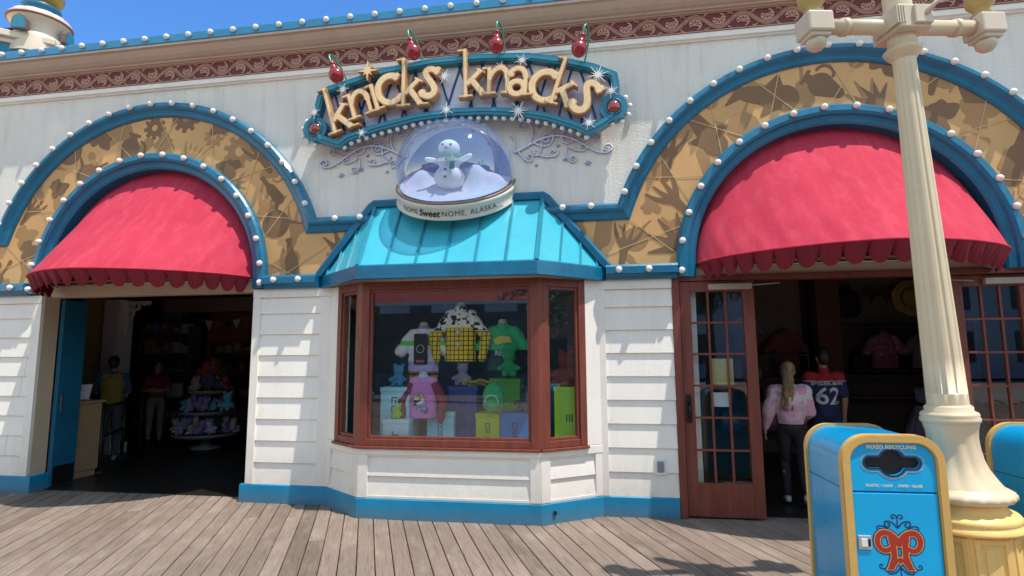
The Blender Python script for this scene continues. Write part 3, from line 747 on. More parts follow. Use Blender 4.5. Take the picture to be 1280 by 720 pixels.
# ------------------------------------------------------------------ interior shell
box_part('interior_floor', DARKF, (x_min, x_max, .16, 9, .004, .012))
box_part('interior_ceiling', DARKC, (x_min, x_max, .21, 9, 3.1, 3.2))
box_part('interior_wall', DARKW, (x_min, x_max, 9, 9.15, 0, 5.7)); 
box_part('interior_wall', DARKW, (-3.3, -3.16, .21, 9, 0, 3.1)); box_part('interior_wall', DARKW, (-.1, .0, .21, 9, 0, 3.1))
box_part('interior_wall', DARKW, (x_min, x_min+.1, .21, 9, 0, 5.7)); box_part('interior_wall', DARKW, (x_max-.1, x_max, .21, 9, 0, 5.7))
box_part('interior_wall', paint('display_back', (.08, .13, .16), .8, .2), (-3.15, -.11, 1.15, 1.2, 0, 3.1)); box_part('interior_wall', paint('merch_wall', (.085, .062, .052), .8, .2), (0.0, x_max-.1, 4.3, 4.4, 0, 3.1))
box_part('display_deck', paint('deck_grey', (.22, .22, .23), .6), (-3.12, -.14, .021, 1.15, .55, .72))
# ------------------------------------------------------------------ awnings
HZ, HD, HA, HN = 2.69, 1.08, 1.485, 1.62
def awning(cx, label):
    t = thing('awning', label, 'awning', (cx, 0, HZ), 0, 'red arched door awnings')
    nu, nt_ = 120, 24; vs = []; fs = []
    def hem(u):
        c, s = math.cos(u), math.sin(u); return Vector((HA*math.copysign(abs(c)**(2/HN), c), -HD*abs(s)**(2/HN)-.03, 0))
    for i in range(nu+1):
        u = PI*i/nu; A = Vector((1.5*math.cos(u), .11, 1.5*math.sin(u))); H = hem(u)
        for j in range(nt_+1):
            k = j/nt_; kx = k**3.0; ky = k**1.16
            sag = .014*math.sin(PI*k)*math.cos(u*9+.6)+.010*math.sin(PI*k)*math.sin(u*23+cx)*k+.006*math.sin(u*41)*k*k
            vs.append(Vector((A.x+(H.x-A.x)*kx, A.y+(H.y-A.y)*ky-sag, A.z*(1-k))))
    for i in range(nu):
        for j in range(nt_): a = i*(nt_+1)+j; fs.append((a, a+1, a+nt_+2, a+nt_+1))
    q = MB(); q.add(vs, fs, 0, None, True); q.build('canopy', RED, t)
    # piping and scalloped valance
    us = [PI*i/400 for i in range(401)]; pts = [hem(u) for u in us]; acc = [0]
    for a, b in zip(pts, pts[1:]): acc.append(acc[-1]+(b-a).length)
    L = acc[-1]; ns = 20; K = 14; vs = []; fs = []
    def at(s):
        for i in range(1, 401):
            if acc[i] >= s: f = (s-acc[i-1])/max(1e-9, acc[i]-acc[i-1]); return pts[i-1].lerp(pts[i], f)
        return pts[-1]
    N = ns*K
    for i in range(N+1):
        s = L*i/N; p = at(s); f = (i % K)/K; e = abs(2*f-1); dep = .065+.125*max(0, 1-e**2.2)**.62 if e < 1 else .065
        out = Vector((p.x*.25, p.y, 0)); out = out.normalized() if out.length > 1e-6 else Vector((0, -1, 0))
        wob = .010*math.sin(i*1.7)+.012*math.sin(i*.41+cx)
        for j in range(5):
            k = j/4; vs.append(p+out*(wob*k-.095*k+.012*math.sin(2*PI*f)*k)+Vector((0, 0, -dep*k)))
    for i in range(N):
        for j in range(4): a = i*5+j; fs.append((a, a+1, a+6, a+5))
    q = MB(); q.add(vs, fs, 0, None, True); q.build('valance', REDV, t)
    q = MB(); q.tube([p+Vector((0, 0, .004)) for p in pts[::5]], .011, 6); q.build('hem_piping', RED, t)
    q = MB(); q.tube([(-1.52, 0, -.02), (1.52, 0, -.02)], .016, 6); q.build('awning_frame', STEEL, t)
awning(XL, 'red scalloped awning over the left shop doorway, blue door and counter beneath')
awning(XR, 'red scalloped awning over the right doorway, behind the lamp post')

# ------------------------------------------------------------------ shop sign
S = thing('shop_sign', 'teal bulb-edged hanging sign with gold letters reading knicks knacks', 'sign', (-1.612, .1066, 4.556)); S.scale = (1.0201,)*3
SX, SZ = 1.58, -4.5
TOP = [(-3.31, 4.66), (-3.279, 4.80), (-3.169, 4.893), (-2.885, 4.959), (-2.484, 5.054), (-1.895, 5.119), (-1.32, 5.123), (-.762, 5.079), (-.40, 4.997), (-.045, 4.888), (.19, 4.772), (.21, 4.63)]
BOT = [(.16, 4.30), (.043, 4.222), (-.106, 4.15), (-.236, 4.224), (-.544, 4.349), (-.887, 4.432), (-1.227, 4.469), (-1.602, 4.488), (-2.08, 4.458), (-2.568, 4.368), (-2.915, 4.275), (-3.023, 4.20), (-3.27, 4.29)]
GL, GR = (-3.335, 4.408), (.177, 4.404)
out_poly = [(a+SX, b+SZ) for a, b in [(-3.36, 4.5)]+TOP+[(.20, 4.5)]+BOT]
def ringy(U, V, r): return np.minimum(d_disc(U, V, GL[0]+SX, GL[1]+SZ, r), d_disc(U, V, GR[0]+SX, GR[1]+SZ, r))
SBL = paint('sign_teal', (.006, .165, .265), .35, .12, 3, .08, 35, dirt=.15, coat=.3)
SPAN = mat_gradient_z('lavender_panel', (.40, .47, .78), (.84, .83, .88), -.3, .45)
q = MB(); fp = lambda U, V: d_fill(U, V, out_poly)
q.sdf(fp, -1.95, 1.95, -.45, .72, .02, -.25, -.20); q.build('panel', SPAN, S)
q = MB(); q.sdf(lambda U, V: np.maximum(np.minimum(np.abs(fp(U, V))-.042, ringy(U, V, .15)),   .095-np.minimum(np.hypot(U-GL[0]-SX, V-GL[1]-SZ), np.hypot(U-GR[0]-SX, V-GR[1]-SZ))), -2.05, 2.05, -.52, .78, .0105, -.355, -.235); q.build('frame', SBL, S)
q = MB(); q.sdf(lambda U, V: np.minimum(np.abs(fp(U, V)+.006)-.016, 9), -2.05, 2.05, -.52, .78, .0105, -.366, -.350); q.build('frame_ridge', CYSH, S)
# mounting brackets to the wall
q = MB()
for x, z in ((-1.2, .1), (0, .2), (1.2, .1), (-1.6, -.1), (1.6, -.1)): q.box(x-.03, x+.03, -.21, -.08, z-.03, z+.03)
q.build('bracket', BLUE, S)
def lat(U, V):
    o = np.full(U.shape, 9.0)
    for k in range(-8, 9):
        x = k*.27; lean = .16+.05*k*.2
        o = np.minimum(o, np.minimum(d_poly(U, V, bez([(x, -.45), (x+.10, .1), (x+.34, .75)], 6), .0115), d_poly(U, V, bez([(x, -.45), (x-.10, .1), (x-.34, .75)], 6), .0115)))
    return np.maximum(o, fp(U, V)+.03)
q = MB(); q.sdf(lat, -1.95, 1.95, -.45, .72, .0115, -.262, -.249); q.build('lattice', paint('navy_lattice', (.008, .08, .22), .5), S)
for g in (GL, GR):
    q = MB(); q.lathe([(.098, -.02), (.098, .035), (.085, .042), (.078, .03)], 24, Matrix.Translation((g[0]+SX, -.33, g[1]+SZ)) @ Matrix.Rotation(PI/2, 4, 'X'), 0, caps=False)
    q.sphere((g[0]+SX, -.335, g[1]+SZ), (.084, .06, .084), 10, 1)
    q.build('gem', [BLUE, paint('amber_glass', (.22, .035, .015), .08, .35, 6, coat=1)], S)
# bulbs: a row under the lower edge and one behind the upper edge, round the gems
ol = [Vector(p) for p in out_poly]
def offs(poly, d):
    r = []; n = len(poly)
    for i in range(n):
        a, b, c = Vector(poly[i-1]), Vector(poly[i]), Vector(poly[(i+1) % n]); n0 = (b-a).normalized(); n1 = (c-b).normalized()
        m_ = (Vector((-n0.y, n0.x))+Vector((-n1.y, n1.x))).normalized(); r.append(b+m_*d)
    return r
lo = [(a+SX, b+SZ) for a, b in BOT]; lo_off = [(x, z-.062) for x, z in lo[2:-1]]
for p in resample(lo_off[0:], .098, .02): bulb(S, (p.x, -.30, p.y), .029)
hi_off = [(a+SX, b+SZ+.055) for a, b in TOP[1:]]
for p in resample(hi_off, .098, .03): bulb(S, (p.x, -.255, p.y), .029)
for g, a0, a1 in ((GL, 105, 265), (GR, -95, 75)):
    for k in range(6):
        a = math.radians(a0+(a1-a0)*k/5); bulb(S, (g[0]+SX+.18*math.cos(a), -.30, g[1]+SZ+.18*math.sin(a)), .029)
# letters (unit: x-height 1); each is one shape built as a distance field
H_ = .086
def serif(U, V, x, y, w=.30, a=0): c, s = math.cos(a), math.sin(a); return d_bar(U, V, x-w*c, y-w*s, x+w*c, y+w*s, .05)
def L_k(U, V): return umin(d_bar(U,V,0,0,0,2.05,H_), serif(U,V,0,.07), d_bar(U,V,-.32,1.98,.02,1.98,.05), d_bar(U,V,.05,.52,.66,1.10,.11), serif(U,V,.64,1.06,.22,-.5), d_bar(U,V,.26,.70,.74,.05,.13), serif(U,V,.80,.07,.26))
def L_n(U, V): return umin(d_bar(U,V,0,0,0,1.08,H_), serif(U,V,0,.07,.27), d_bar(U,V,-.28,1.02,.0,1.02,.055), d_poly(U,V,[(.02,.62)]+bez([(.04,.68),(.2,1.08),(.52,1.12),(.66,.95),(.68,.62)],10),.10,.12), d_bar(U,V,.68,.66,.68,0,H_), serif(U,V,.70,.07,.27))
def L_i(U, V): return umin(d_bar(U,V,0,0,0,1.08,H_), serif(U,V,0,.07,.30), d_bar(U,V,-.28,1.02,.0,1.02,.055))
def L_c(U, V): return umin(d_poly(U,V,arc(.5,.5,.42,62,318,22,.47),.125,.115), d_bar(U,V,.62,.80,.86,.98,.10), d_disc(U,V,.72,.86,.12))
def L_s(U, V): return umin(d_poly(U,V,bez([(.66,.84),(.5,1.12),(.02,1.10),(.02,.62),(.72,.60),(.78,.02),(.16,-.12),(.02,.26)],26),.115,.125), d_bar(U,V,.58,.74,.78,.98,.09), d_bar(U,V,-.04,.10,.12,.36,.09))
def L_a(U, V): return umin(d_poly(U,V,arc(.36,.30,.25,0,360,24,.24),.115), d_bar(U,V,.64,.0,.64,.72,H_), d_poly(U,V,bez([(.64,.70),(.60,1.12),(.2,1.10),(.08,.80)],12),.115,.10), serif(U,V,.74,.07,.2), d_disc(U,V,.13,.80,.13))
# letter: function, base point, top point (upper end of the stem or of the x-height), size of that span in units
LT = [(L_k,(-3.045,4.305),(-3.215,4.895),2.05,1.0), (L_n,(-2.80,4.46),(-2.895,4.775),1.05,1.0), (L_i,(-2.515,4.54),(-2.615,4.87),1.05,1.0), (L_c,(-2.53,4.60),(-2.58,4.945),1.0,1.05), (L_k,(-2.215,4.57),(-2.215,5.17),2.05,1.0), (L_s,(-1.98,4.625),(-2.05,4.985),1.05,1.0),
      (L_k,(-1.475,4.62),(-1.485,5.215),2.05,1.0), (L_n,(-1.205,4.63),(-1.195,4.955),1.05,1.0), (L_a,(-1.01,4.60),(-.98,4.93),1.05,1.05), (L_c,(-.78,4.55),(-.70,4.895),1.0,1.05), (L_k,(-.51,4.465),(-.325,5.0),2.05,1.0), (L_s,(-.315,4.375),(-.175,4.74),1.05,1.0)]
for li, (fn, b0, t0, span, wd) in enumerate(LT):
    dz_ = .007*(li % 3)
    b = Vector((b0[0]+SX, b0[1]+SZ)); t_ = Vector((t0[0]+SX, t0[1]+SZ)); up = (t_-b)/span; sz = up.length; up_n = up.normalized(); rt = Vector((up_n.y, -up_n.x))*sz*wd
    mp = lambda u, v, w, b=b, rt=rt, up=up: (b.x+rt.x*u+up.x*v, w, b.y+rt.y*u+up.y*v)
    q = MB(); q.sdf(fn, -.5, 1.25, -.25, 2.2, .035, -.405-dz_, -.30-.002*li, mp, 0, 1)
    q.sdf(lambda U, V: fn(U, V)+.030, -.5, 1.25, -.25, 2.2, .0325, -.411-dz_, -.4055-dz_, mp, 2)
    # little marquee studs along the face
    F_ = lambda x, y: float(fn(np.array([[x]]), np.array([[y]]))[0, 0])
    for ix in range(-4, 12):
        for iy in range(0, 21):
            x, y = ix*.1, iy*.1+.02
            if F_(x, y) < -.062: p = mp(x, y, -.413-dz_); q.sphere(p, .0050, 3, 3)
    q.build('letter', [GOLDD, GOLDD, GOLD, GOLDH], S)
def star(U, V, R=1, n=8, w=.07): return umin(*[d_seg(U, V, 0, 0, (R if k % 2 == 0 else R*.62)*math.cos(2*PI*k/n), (R if k % 2 == 0 else R*.62)*math.sin(2*PI*k/n), w, .012) for k in range(n)])
for x, z, r in ((-2.979,4.858,.085),(-3.331,4.598,.08),(-1.731,4.915,.11),(-1.704,4.508,.10),(-2.728,4.306,.07),(.018,4.776,.13),(.156,4.579,.09),(-.442,4.818,.09),(-.827,5.024,.09),(-.873,4.428,.13),(-.094,4.234,.10),(-1.075,4.971,.07)):
    an = random.uniform(0, .5); q = MB(); q.sdf(lambda U, V: star(U*math.cos(an)+V*math.sin(an), -U*math.sin(an)+V*math.cos(an), 1, 12, .06), -1.1, 1.1, -1.1, 1.1, .05, -.385, -.372, lambda u, v, w: (x+SX+u*r, w, z+SZ+v*r)); q.build('sparkle', WHITE, S)
q = MB(); q.sdf(lambda U, V: star(U, V, 1, 8, .16), -1.2, 1.2, -1.2, 1.2, .06, -.45, -.36, lambda u, v, w: (-2.645+SX+u*.125, w, 5.03+SZ+v*.125), 0, 1); q.build('gold_star', [GOLD, GOLDD], S)

# ------------------------------------------------------------------ red ball lamps over the sign
BR = paint('cherry_red_enamel', (.30, .006, .014), .25, .1, 3, coat=.5); GR_ = paint('green_wire', (.05, .26, .20), .3, .1, metal=.3)
for (bx, bz, tx, tz, lab) in ((-3.03, 5.002, -3.174, 5.36, 'red ball lamp at the left end of the sign, over the first letter'), (-2.086, 5.201, -2.185, 5.575, 'red ball lamp over the tall letter in the middle of the first word'), (-1.104, 5.182, -1.10, 5.555, 'red ball lamp over the start of the second word'), (-.18, 5.052, -.09, 5.40, 'red ball lamp nearest the right end of the sign')):
    t = thing('ball_lamp', lab, 'sign lamp', (bx, -.47, bz), 0, 'red ball lamps on green hooks over the sign'); t.scale = (.9,)*3
    ax = Vector((tx-bx, 0, tz-bz)).normalized(); T = ax.to_track_quat('Z', 'Y').to_matrix().to_4x4()
    q = MB(); q.lathe([(1e-4,-.098),(.045,-.088),(.078,-.06),(.097,-.015),(.097,.02),(.08,.06),(.05,.088),(.046,.10)], 24, T, caps=False); q.build('globe', BR, t)
    q = MB(); q.lathe([(.048,.085),(.052,.09),(.052,.105),(.040,.112),(.038,.165),(.045,.17),(.042,.19),(.02,.20),(1e-4,.205)], 18, T, caps=False); q.build('cap', BR, t)
    top = ax*.37; side = Vector((.055, .22, -.12))
    path = bez([tuple(ax*.19), tuple(ax*.34+Vector((-.015,-.01,.0))), tuple(ax*.44+Vector((.0,.04,.02))), tuple(ax*.36+Vector((.07,.17,.0))), tuple(ax*.10+Vector((.07,.24,.0))), (.05, .25, -.06)], 24)
    q = MB(); q.tube(path, .0125, 8); q.build('hook', GR_, t)

# ------------------------------------------------------------------ scrolls on the wall
SCM = paint('lilac_scroll', (.80, .80, .96), .4, .06)
def scroll(x, z, s, label):
    t = thing('wall_scroll', label, 'wall ornament', (x, -.003, z), 0, 'lilac scrolls beside the snow globe')
    P_ = []
    P_.append((bez([(0, 0), (.14, .03), (.34, .22), (.52, .26), (.70, .20), (.80, -.02), (.92, -.12), (1.06, -.10), (1.10, -.02)], 26), .014, .007))
    P_.append((spiral(1.045, -.02, .055, .012, -5, 400), .008, .005))
    P_.append((bez([(.16, .06), (.26, .26), (.20, .36), (.08, .36)], 12), .009, .007)); P_.append((spiral(.10, .30, .062, .012, 90, 480), .007, .005))
    P_.append((bez([(.22, .10), (.40, -.02), (.46, .10), (.44, .20)], 12), .008, .007)); P_.append((spiral(.375, .13, .075, .012, 10, 420), .007, .005))
    P_.append((bez([(.44, .24), (.56, .34), (.66, .30), (.70, .20)], 12), .008, .006)); P_.append((spiral(.62, .13, .11, .02, 40, 480), .010, .005))
    P_.append((bez([(.20, .02), (.30, -.10), (.44, -.10), (.50, -.03)], 12), .009, .006)); P_.append((spiral(.44, -.03, .06, .012, 20, -380), .007, .005))
    P_.append((bez([(.80, .04), (.88, .10), (.96, .08)], 8), .007, .006)); P_.append((spiral(.935, .12, .045, .01, -60, 330), .006, .004))
    P_.append((bez([(.04, .02), (.10, -.10), (.18, -.12)], 8), .008, .006)); P_.append((spiral(.17, -.07, .05, .01, -90, 260), .006, .004))
    P_.append((bez([(.62, .02), (.72, -.05), (.80, -.03)], 8), .006, .005)); P_.append((spiral(.775, .015, .045, .01, -60, 300), .006, .004))
    P_ += [(bez([(.30, .17), (.34, .02), (.28, -.06), (.22, -.05)], 10), .008, .006), (spiral(.25, -.02, .04, .01, -60, -420), .006, .004), (bez([(.52, .26), (.60, .40), (.72, .40), (.76, .33)], 10), .008, .006), (spiral(.72, .33, .045, .01, 0, -380), .006, .004),
           (bez([(.60, .02), (.56, -.12), (.66, -.16)], 8), .007, .005), (spiral(.66, -.115, .045, .01, -90, 300), .006, .004), (bez([(.0, .0), (.02, .14), (.0, .20), (-.05, .20)], 8), .008, .006)]
    for w_, yy, m_, nm in ((1.45, -.012, paint('scroll_shadow_tint', (.36, .36, .52), .6), 'scroll_shadow_line'), (1.05, -.024, SCM, 'scrollwork')):  # wider, darker copy behind each curl is coloured as its shadow line
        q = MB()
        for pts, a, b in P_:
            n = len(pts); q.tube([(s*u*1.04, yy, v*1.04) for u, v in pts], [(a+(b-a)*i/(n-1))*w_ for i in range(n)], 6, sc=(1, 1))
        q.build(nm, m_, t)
    q = MB()
    for u, v, r in ((.30, .30, .035), (.52, .05, .03), (.60, -.12, .035), (.86, -.18, .045), (.26, -.17, .025), (.80, .14, .03)):
        q.sdf(lambda U, V: star(U, V, 1, 12, .09), -1.1, 1.1, -1.1, 1.1, .1, -.012, 0, lambda a, b, w: (s*u+a*r, w, v+b*r))
    q.build('snowflake', paint('violet_flake', (.36, .36, .58), .5), t)
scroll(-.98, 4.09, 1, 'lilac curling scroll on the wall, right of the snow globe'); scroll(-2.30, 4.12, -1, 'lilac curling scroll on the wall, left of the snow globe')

# ------------------------------------------------------------------ snow globe on the bay roof
gc = Vector((-1.68, -.05, 3.777)); GS = 1.109
G_ = thing('snow_globe', 'giant snow globe with a lettered cream base, mounted over the bay window roof', 'snow globe', gc); G_.scale = (GS,)*3
TG = Matrix.Rotation(math.radians(3), 4, 'Y') @ Matrix.Rotation(math.radians(37), 4, 'X')
IV = paint('ivory_base', (.66, .63, .55), .4, .06, 2, dirt=.12)
q = MB(); R0 = .655
q.lathe([(.60, -.02), (R0-.012, -.02), (R0, -.03), (R0, -.06), (R0-.006, -.07), (R0-.006, -.155), (R0+.008, -.162), (R0+.008, -.178), (R0-.03, -.186), (.3, -.186), (.28, -.28), (1e-3, -.28)], 64, TG, caps=False); q.build('base', IV, G_)
q = MB(); q.tube([TG @ Vector((.632*math.cos(a), .632*math.sin(a), -.012)) for a in [2*PI*k/64 for k in range(64)]], .014, 6, closed=True); q.build('base_rim', paint('bronze_rim', (.20, .14, .10), .4), G_)
q = MB(); q.lathe([(.60, -.015), (.615, .04), (.622, .12), (.612, .22), (.57, .34), (.49, .46), (.37, .56), (.22, .615), (.10, .632), (1e-4, .636)], 64, TG, caps=False)
q.build('dome', glass('dome_glass', (.86, .91, 1.0), .13, .17, (.28, .45, .82), .03), G_)
q = MB(); q.sdf(lambda U, V: np.maximum(np.hypot(U, V)-.60, -V-.12), -.7, .7, -.3, .7, .03, .036, .044)
q.build('backdrop', mat_gradient_z('night_backdrop', (.20, .22, .42), (.05, .07, .20), 0, .6), G_)
SNOWM = paint('snowman_white', (.86, .86, .86), .6, .04, 5, .15, 25)
SNOW = paint('snow', (.60, .63, .74), .7, .06, 5, .2, 20)
q = MB(); vs = []; fs = []; n, m_ = 14, 48
for i in range(n+1):
    for j in range(m_):
        r = .60*i/n; a = 2*PI*j/m_; x, y = r*math.cos(a), r*math.sin(a); back = max(0, y/.6)
        z = .02+.10*back**1.2*(1+.6*math.sin(7*x+1))+.16*math.exp(-((x-.24)**2+(y+.02)**2)/.022)+.10*math.exp(-((x+.36)**2+(y+.04)**2)/.02)+.09*math.exp(-((x-.46)**2+(y+.10)**2)/.012)+.015*math.sin(13*x)*math.cos(11*y)
        vs.append((x, y, z*(1-.9*(r/.6)**8)))
for i in range(n):
    for j in range(m_): fs.append((i*m_+j, i*m_+(j+1) % m_, (i+1)*m_+(j+1) % m_, (i+1)*m_+j))
q.add(vs, fs, 0, TG, True); q.build('snow_hills', SNOW, G_)
# lettering wrapped round the base
def ring_text(body, size, a_mid, shear=0, bold=0, space=1.0, mat_=BLACK):
    v2, f2 = text2d(body, size, shear, bold, space); q = MB()
    q.add([TG @ Vector(((R0+.002)*math.cos(a_mid+u/R0), (R0+.002)*math.sin(a_mid+u/R0), -.112+v)) for u, v in v2], f2); q.build('lettering', mat_, G_)
INK = paint('dark_ink', (.05, .045, .05), .5)
ring_text('NOME', .076, math.radians(-123), 0, .0, 1.1, INK); ring_text('Sweet', .094, math.radians(-102), .25, .0022, 1.0, BLACK); ring_text('NOME, ALASKA', .076, math.radians(-64.5), 0, .0, 1.12, INK)
for o_ in list(G_.children):                       # cut away what would lie inside the wall
    bm = bmesh.new(); bm.from_mesh(o_.data); bmesh.ops.bisect_plane(bm, geom=bm.verts[:]+bm.edges[:]+bm.faces[:], plane_co=(0, .048, 0), plane_no=(0, 1, 0), clear_outer=True); bm.to_mesh(o_.data); bm.free()
# a plain snowman standing inside
sm = thing('snowman', 'white snowman with a green scarf and carrot nose inside the snow globe', 'snowman', gc+GS*(TG @ Vector((.0, -.29, .0))))
sm.scale = (1.32, 1.28, 1.16); sm.rotation_euler = (math.radians(12), math.radians(3), 0)
link('body', blob([ell((0, 0, .12), (.135, .13, .125)), ell((0, 0, .275), (.10, .10, .085)), ell((0, -.005, .40), (.095, .095, .09)), cap((-.09, 0, .28), (-.19, -.03, .30), .028, .024), cap((.09, 0, .28), (.19, -.03, .33), .028, .024)], .012, 3, SNOWM, 'body'), sm)
q = MB(); q.tube([(.092*math.cos(a), .092*math.sin(a)-.003, .335) for a in [2*PI*k/20 for k in range(20)]], .022, 8, closed=True); q.tube([(.05, -.09, .33), (.062, -.12, .27), (.058, -.135, .19)], [.018, .022, .024], 8, sc=(1, .6)); q.build('scarf', paint('green_wool', (.05, .22, .11), .9), sm)
q = MB(); q.tube([(0, -.09, .40), (0, -.17, .395)], [.018, .003], 8); q.build('nose', paint('carrot', (.55, .20, .05), .6), sm)
q = MB()
for p in ((-.035, -.086, .43), (.035, -.086, .43), (0, -.1, .29), (0, -.128, .19), (0, -.132, .12)): q.sphere(p, .012, 5)
q.build('coal_button', BLACK, sm)

# ------------------------------------------------------------------ doors
def glazed_door(x0, x1, y, label_parent, name='french_door', mirror=False):
    d = None; z0, z1 = .02, 2.50; t = .028; st = .115
    q = MB(); q.bbox(x0, x0+st, y-t, y+t, z0, z1, .005); q.bbox(x1-st, x1, y-t, y+t, z0, z1, .005)
    q.bbox(x0+st, x1-st, y-t, y+t, z0, .36, .005); q.bbox(x0+st, x1-st, y-t, y+t, z1-.115, z1, .005)
    gx0, gx1, gz0, gz1 = x0+st, x1-st, .36, z1-.115
    for k in (1, 2): x = gx0+(gx1-gx0)*k/3; q.bbox(x-.011, x+.011, y-.018, y+.018, gz0, gz1, .003)
    for k in range(1, 6): z = gz0+(gz1-gz0)*k/6; q.bbox(gx0, gx1, y-.0165, y+.0165, z-.011, z+.011, .003)
    d = q.build(name, WOOD, label_parent)
    q = MB(); q.add([(gx0, y+.001, gz0), (gx1, y+.001, gz0), (gx1, y+.001, gz1), (gx0, y+.001, gz1)], [(0, 1, 2, 3)]); q.build('pane', DPANE, d)
    hx = x0+.05 if not mirror else x1-.05
    q = MB(); q.bbox(hx-.03, hx+.03, y-.036, y-.028, .98, 1.28, .004); q.tube([(hx, y-.03, 1.02), (hx, y-.075, 1.04), (hx, y-.08, 1.15), (hx, y-.03, 1.2)], .009, 8); q.build('handle', paint('dark_bronze', (.05, .035, .03), .3, metal=.8), d)
    q = MB(); q.bbox(x0+.3, x1-.03, y-.085, y-.03, z1-.10, z1-.035, .006); q.tube([(x1-.25, y-.07, z1-.06), (x1+.02, y-.02, z1-.05), (x1+.28, y+.02, z1-.03)] if not mirror else [(x0+.2, y-.07, z1-.06), (x0-.1, y+.01, z1-.03)], .008, 6); q.build('door_closer', paint('champagne_metal', (.42, .36, .27), .4), d)
    return d
box_part('door_frame', WOOD, (.757, .835, -.035, .14, .0, 2.56), (.835, 4.36, -.02, .14, 2.505, 2.56), bev=.005)
d1 = glazed_door(.84, 1.615, .03, B); d2 = glazed_door(3.55, 4.30, .10, B, mirror=True)
# second folded leaf behind the left one: narrow lit strip of the panel
DW = paint('dark_red_wood', (.07, .020, .016), .5, .2)
q = MB(); q.bbox(-7.30, -7.24, .215, .56, .02, 2.50, .004, 0); q.bbox(-7.243, -7.236, .24, .54, .03, .28, .002, 1); q.bbox(-7.243, -7.234, .27, .31, 1.0, 1.22, .002, 2)
q.build('blue_door', [paint('deep_blue_door', (.008, .11, .20), .45, .12, 2, dirt=.15), BLACK, STEEL], B)

# ------------------------------------------------------------------ recycling bins
BINB = paint('bin_blue', (.003, .30, .60), .30, .08, 2, .05, 8, coat=.3, dirt=.16, chips=.03); BING = paint('bin_gold_trim', (.66, .40, .12), .45, .08, 6, .15, 90)
BINF = paint('bin_front_blue', (.003, .41, .76), .36, .07, 2, .05, 20, dirt=.14, chips=.03)
def tomb(w_, h, r, n=10, inset=0):
    w2 = w_/2-inset; r = max(.01, r-inset); z0 = inset if inset else 0
    return [(-w2, z0), (w2, z0)]+[(w2-r+r*math.cos(a), h-inset-r+r*math.sin(a)) for a in [PI/2*k/n for k in range(n+1)]]+[(-w2+r-r*math.sin(a), h-inset-r+r*math.cos(a)) for a in [PI/2*k/n for k in range(n+1)]]
def ringplate(q, po, pi, w0, w1, m=0):
    n = len(po); vs = [XZ(u, v, w0) for u, v in po]+[XZ(u, v, w0) for u, v in pi]+[XZ(u, v, w1) for u, v in po]+[XZ(u, v, w1) for u, v in pi]; fs = []
    for i in range(n): j = (i+1) % n; fs += [(i, j, n+j, n+i), (i, 2*n+i, 2*n+j, j), (n+i, n+j, 3*n+j, 3*n+i), (2*n+i, 3*n+i, 3*n+j, 2*n+j)]
    q.add(vs, fs, m)
def pp_logo(U, V):
    """two mirrored letters P joined into a heart"""
    U = np.abs(U)
    bowl = d_poly(U, V, [(.0, .10), (.05, .19), (.12, .27), (.20, .325), (.29, .345), (.37, .325), (.43, .26), (.455, .17), (.445, .08), (.40, .0), (.33, -.045), (.26, -.045), (.20, -.01)], .062, .046)
    stem = d_poly(U, V, [(.165, .22), (.125, .05), (.12, -.20), (.19, -.40)], .055, .06)
    foot = d_fill(U, V, [(.03, -.26), (.10, -.30), (.22, -.36), (.30, -.46), (.14, -.42), (.06, -.30), (.0, -.22), (.0, -.34), (.03, -.30)])
    return umin(bowl, stem, foot, d_seg(U, V, 0, -.22, .12, -.30, .03), d_seg(U, V, 0, .08, .06, .14, .02))
def filig(U, V):
    U = np.abs(U); Vm = np.abs(V-.02)
    return umin(d_poly(U, Vm, [(.0, .42), (.0, .60)], .014), d_poly(U, Vm, spiral(.075, .66, .07, .02, 200, -150, 18), .014), d_poly(U, Vm, bez([(.02, .44), (.12, .60), (.24, .56)], 8), .016), d_poly(U, Vm, spiral(.20, .50, .085, .02, 60, -260, 20), .016), d_poly(U, Vm, bez([(.22, .42), (.36, .50), (.44, .44)], 8), .014), d_poly(U, Vm, spiral(.40, .40, .05, .015, 60, -220, 14), .012))
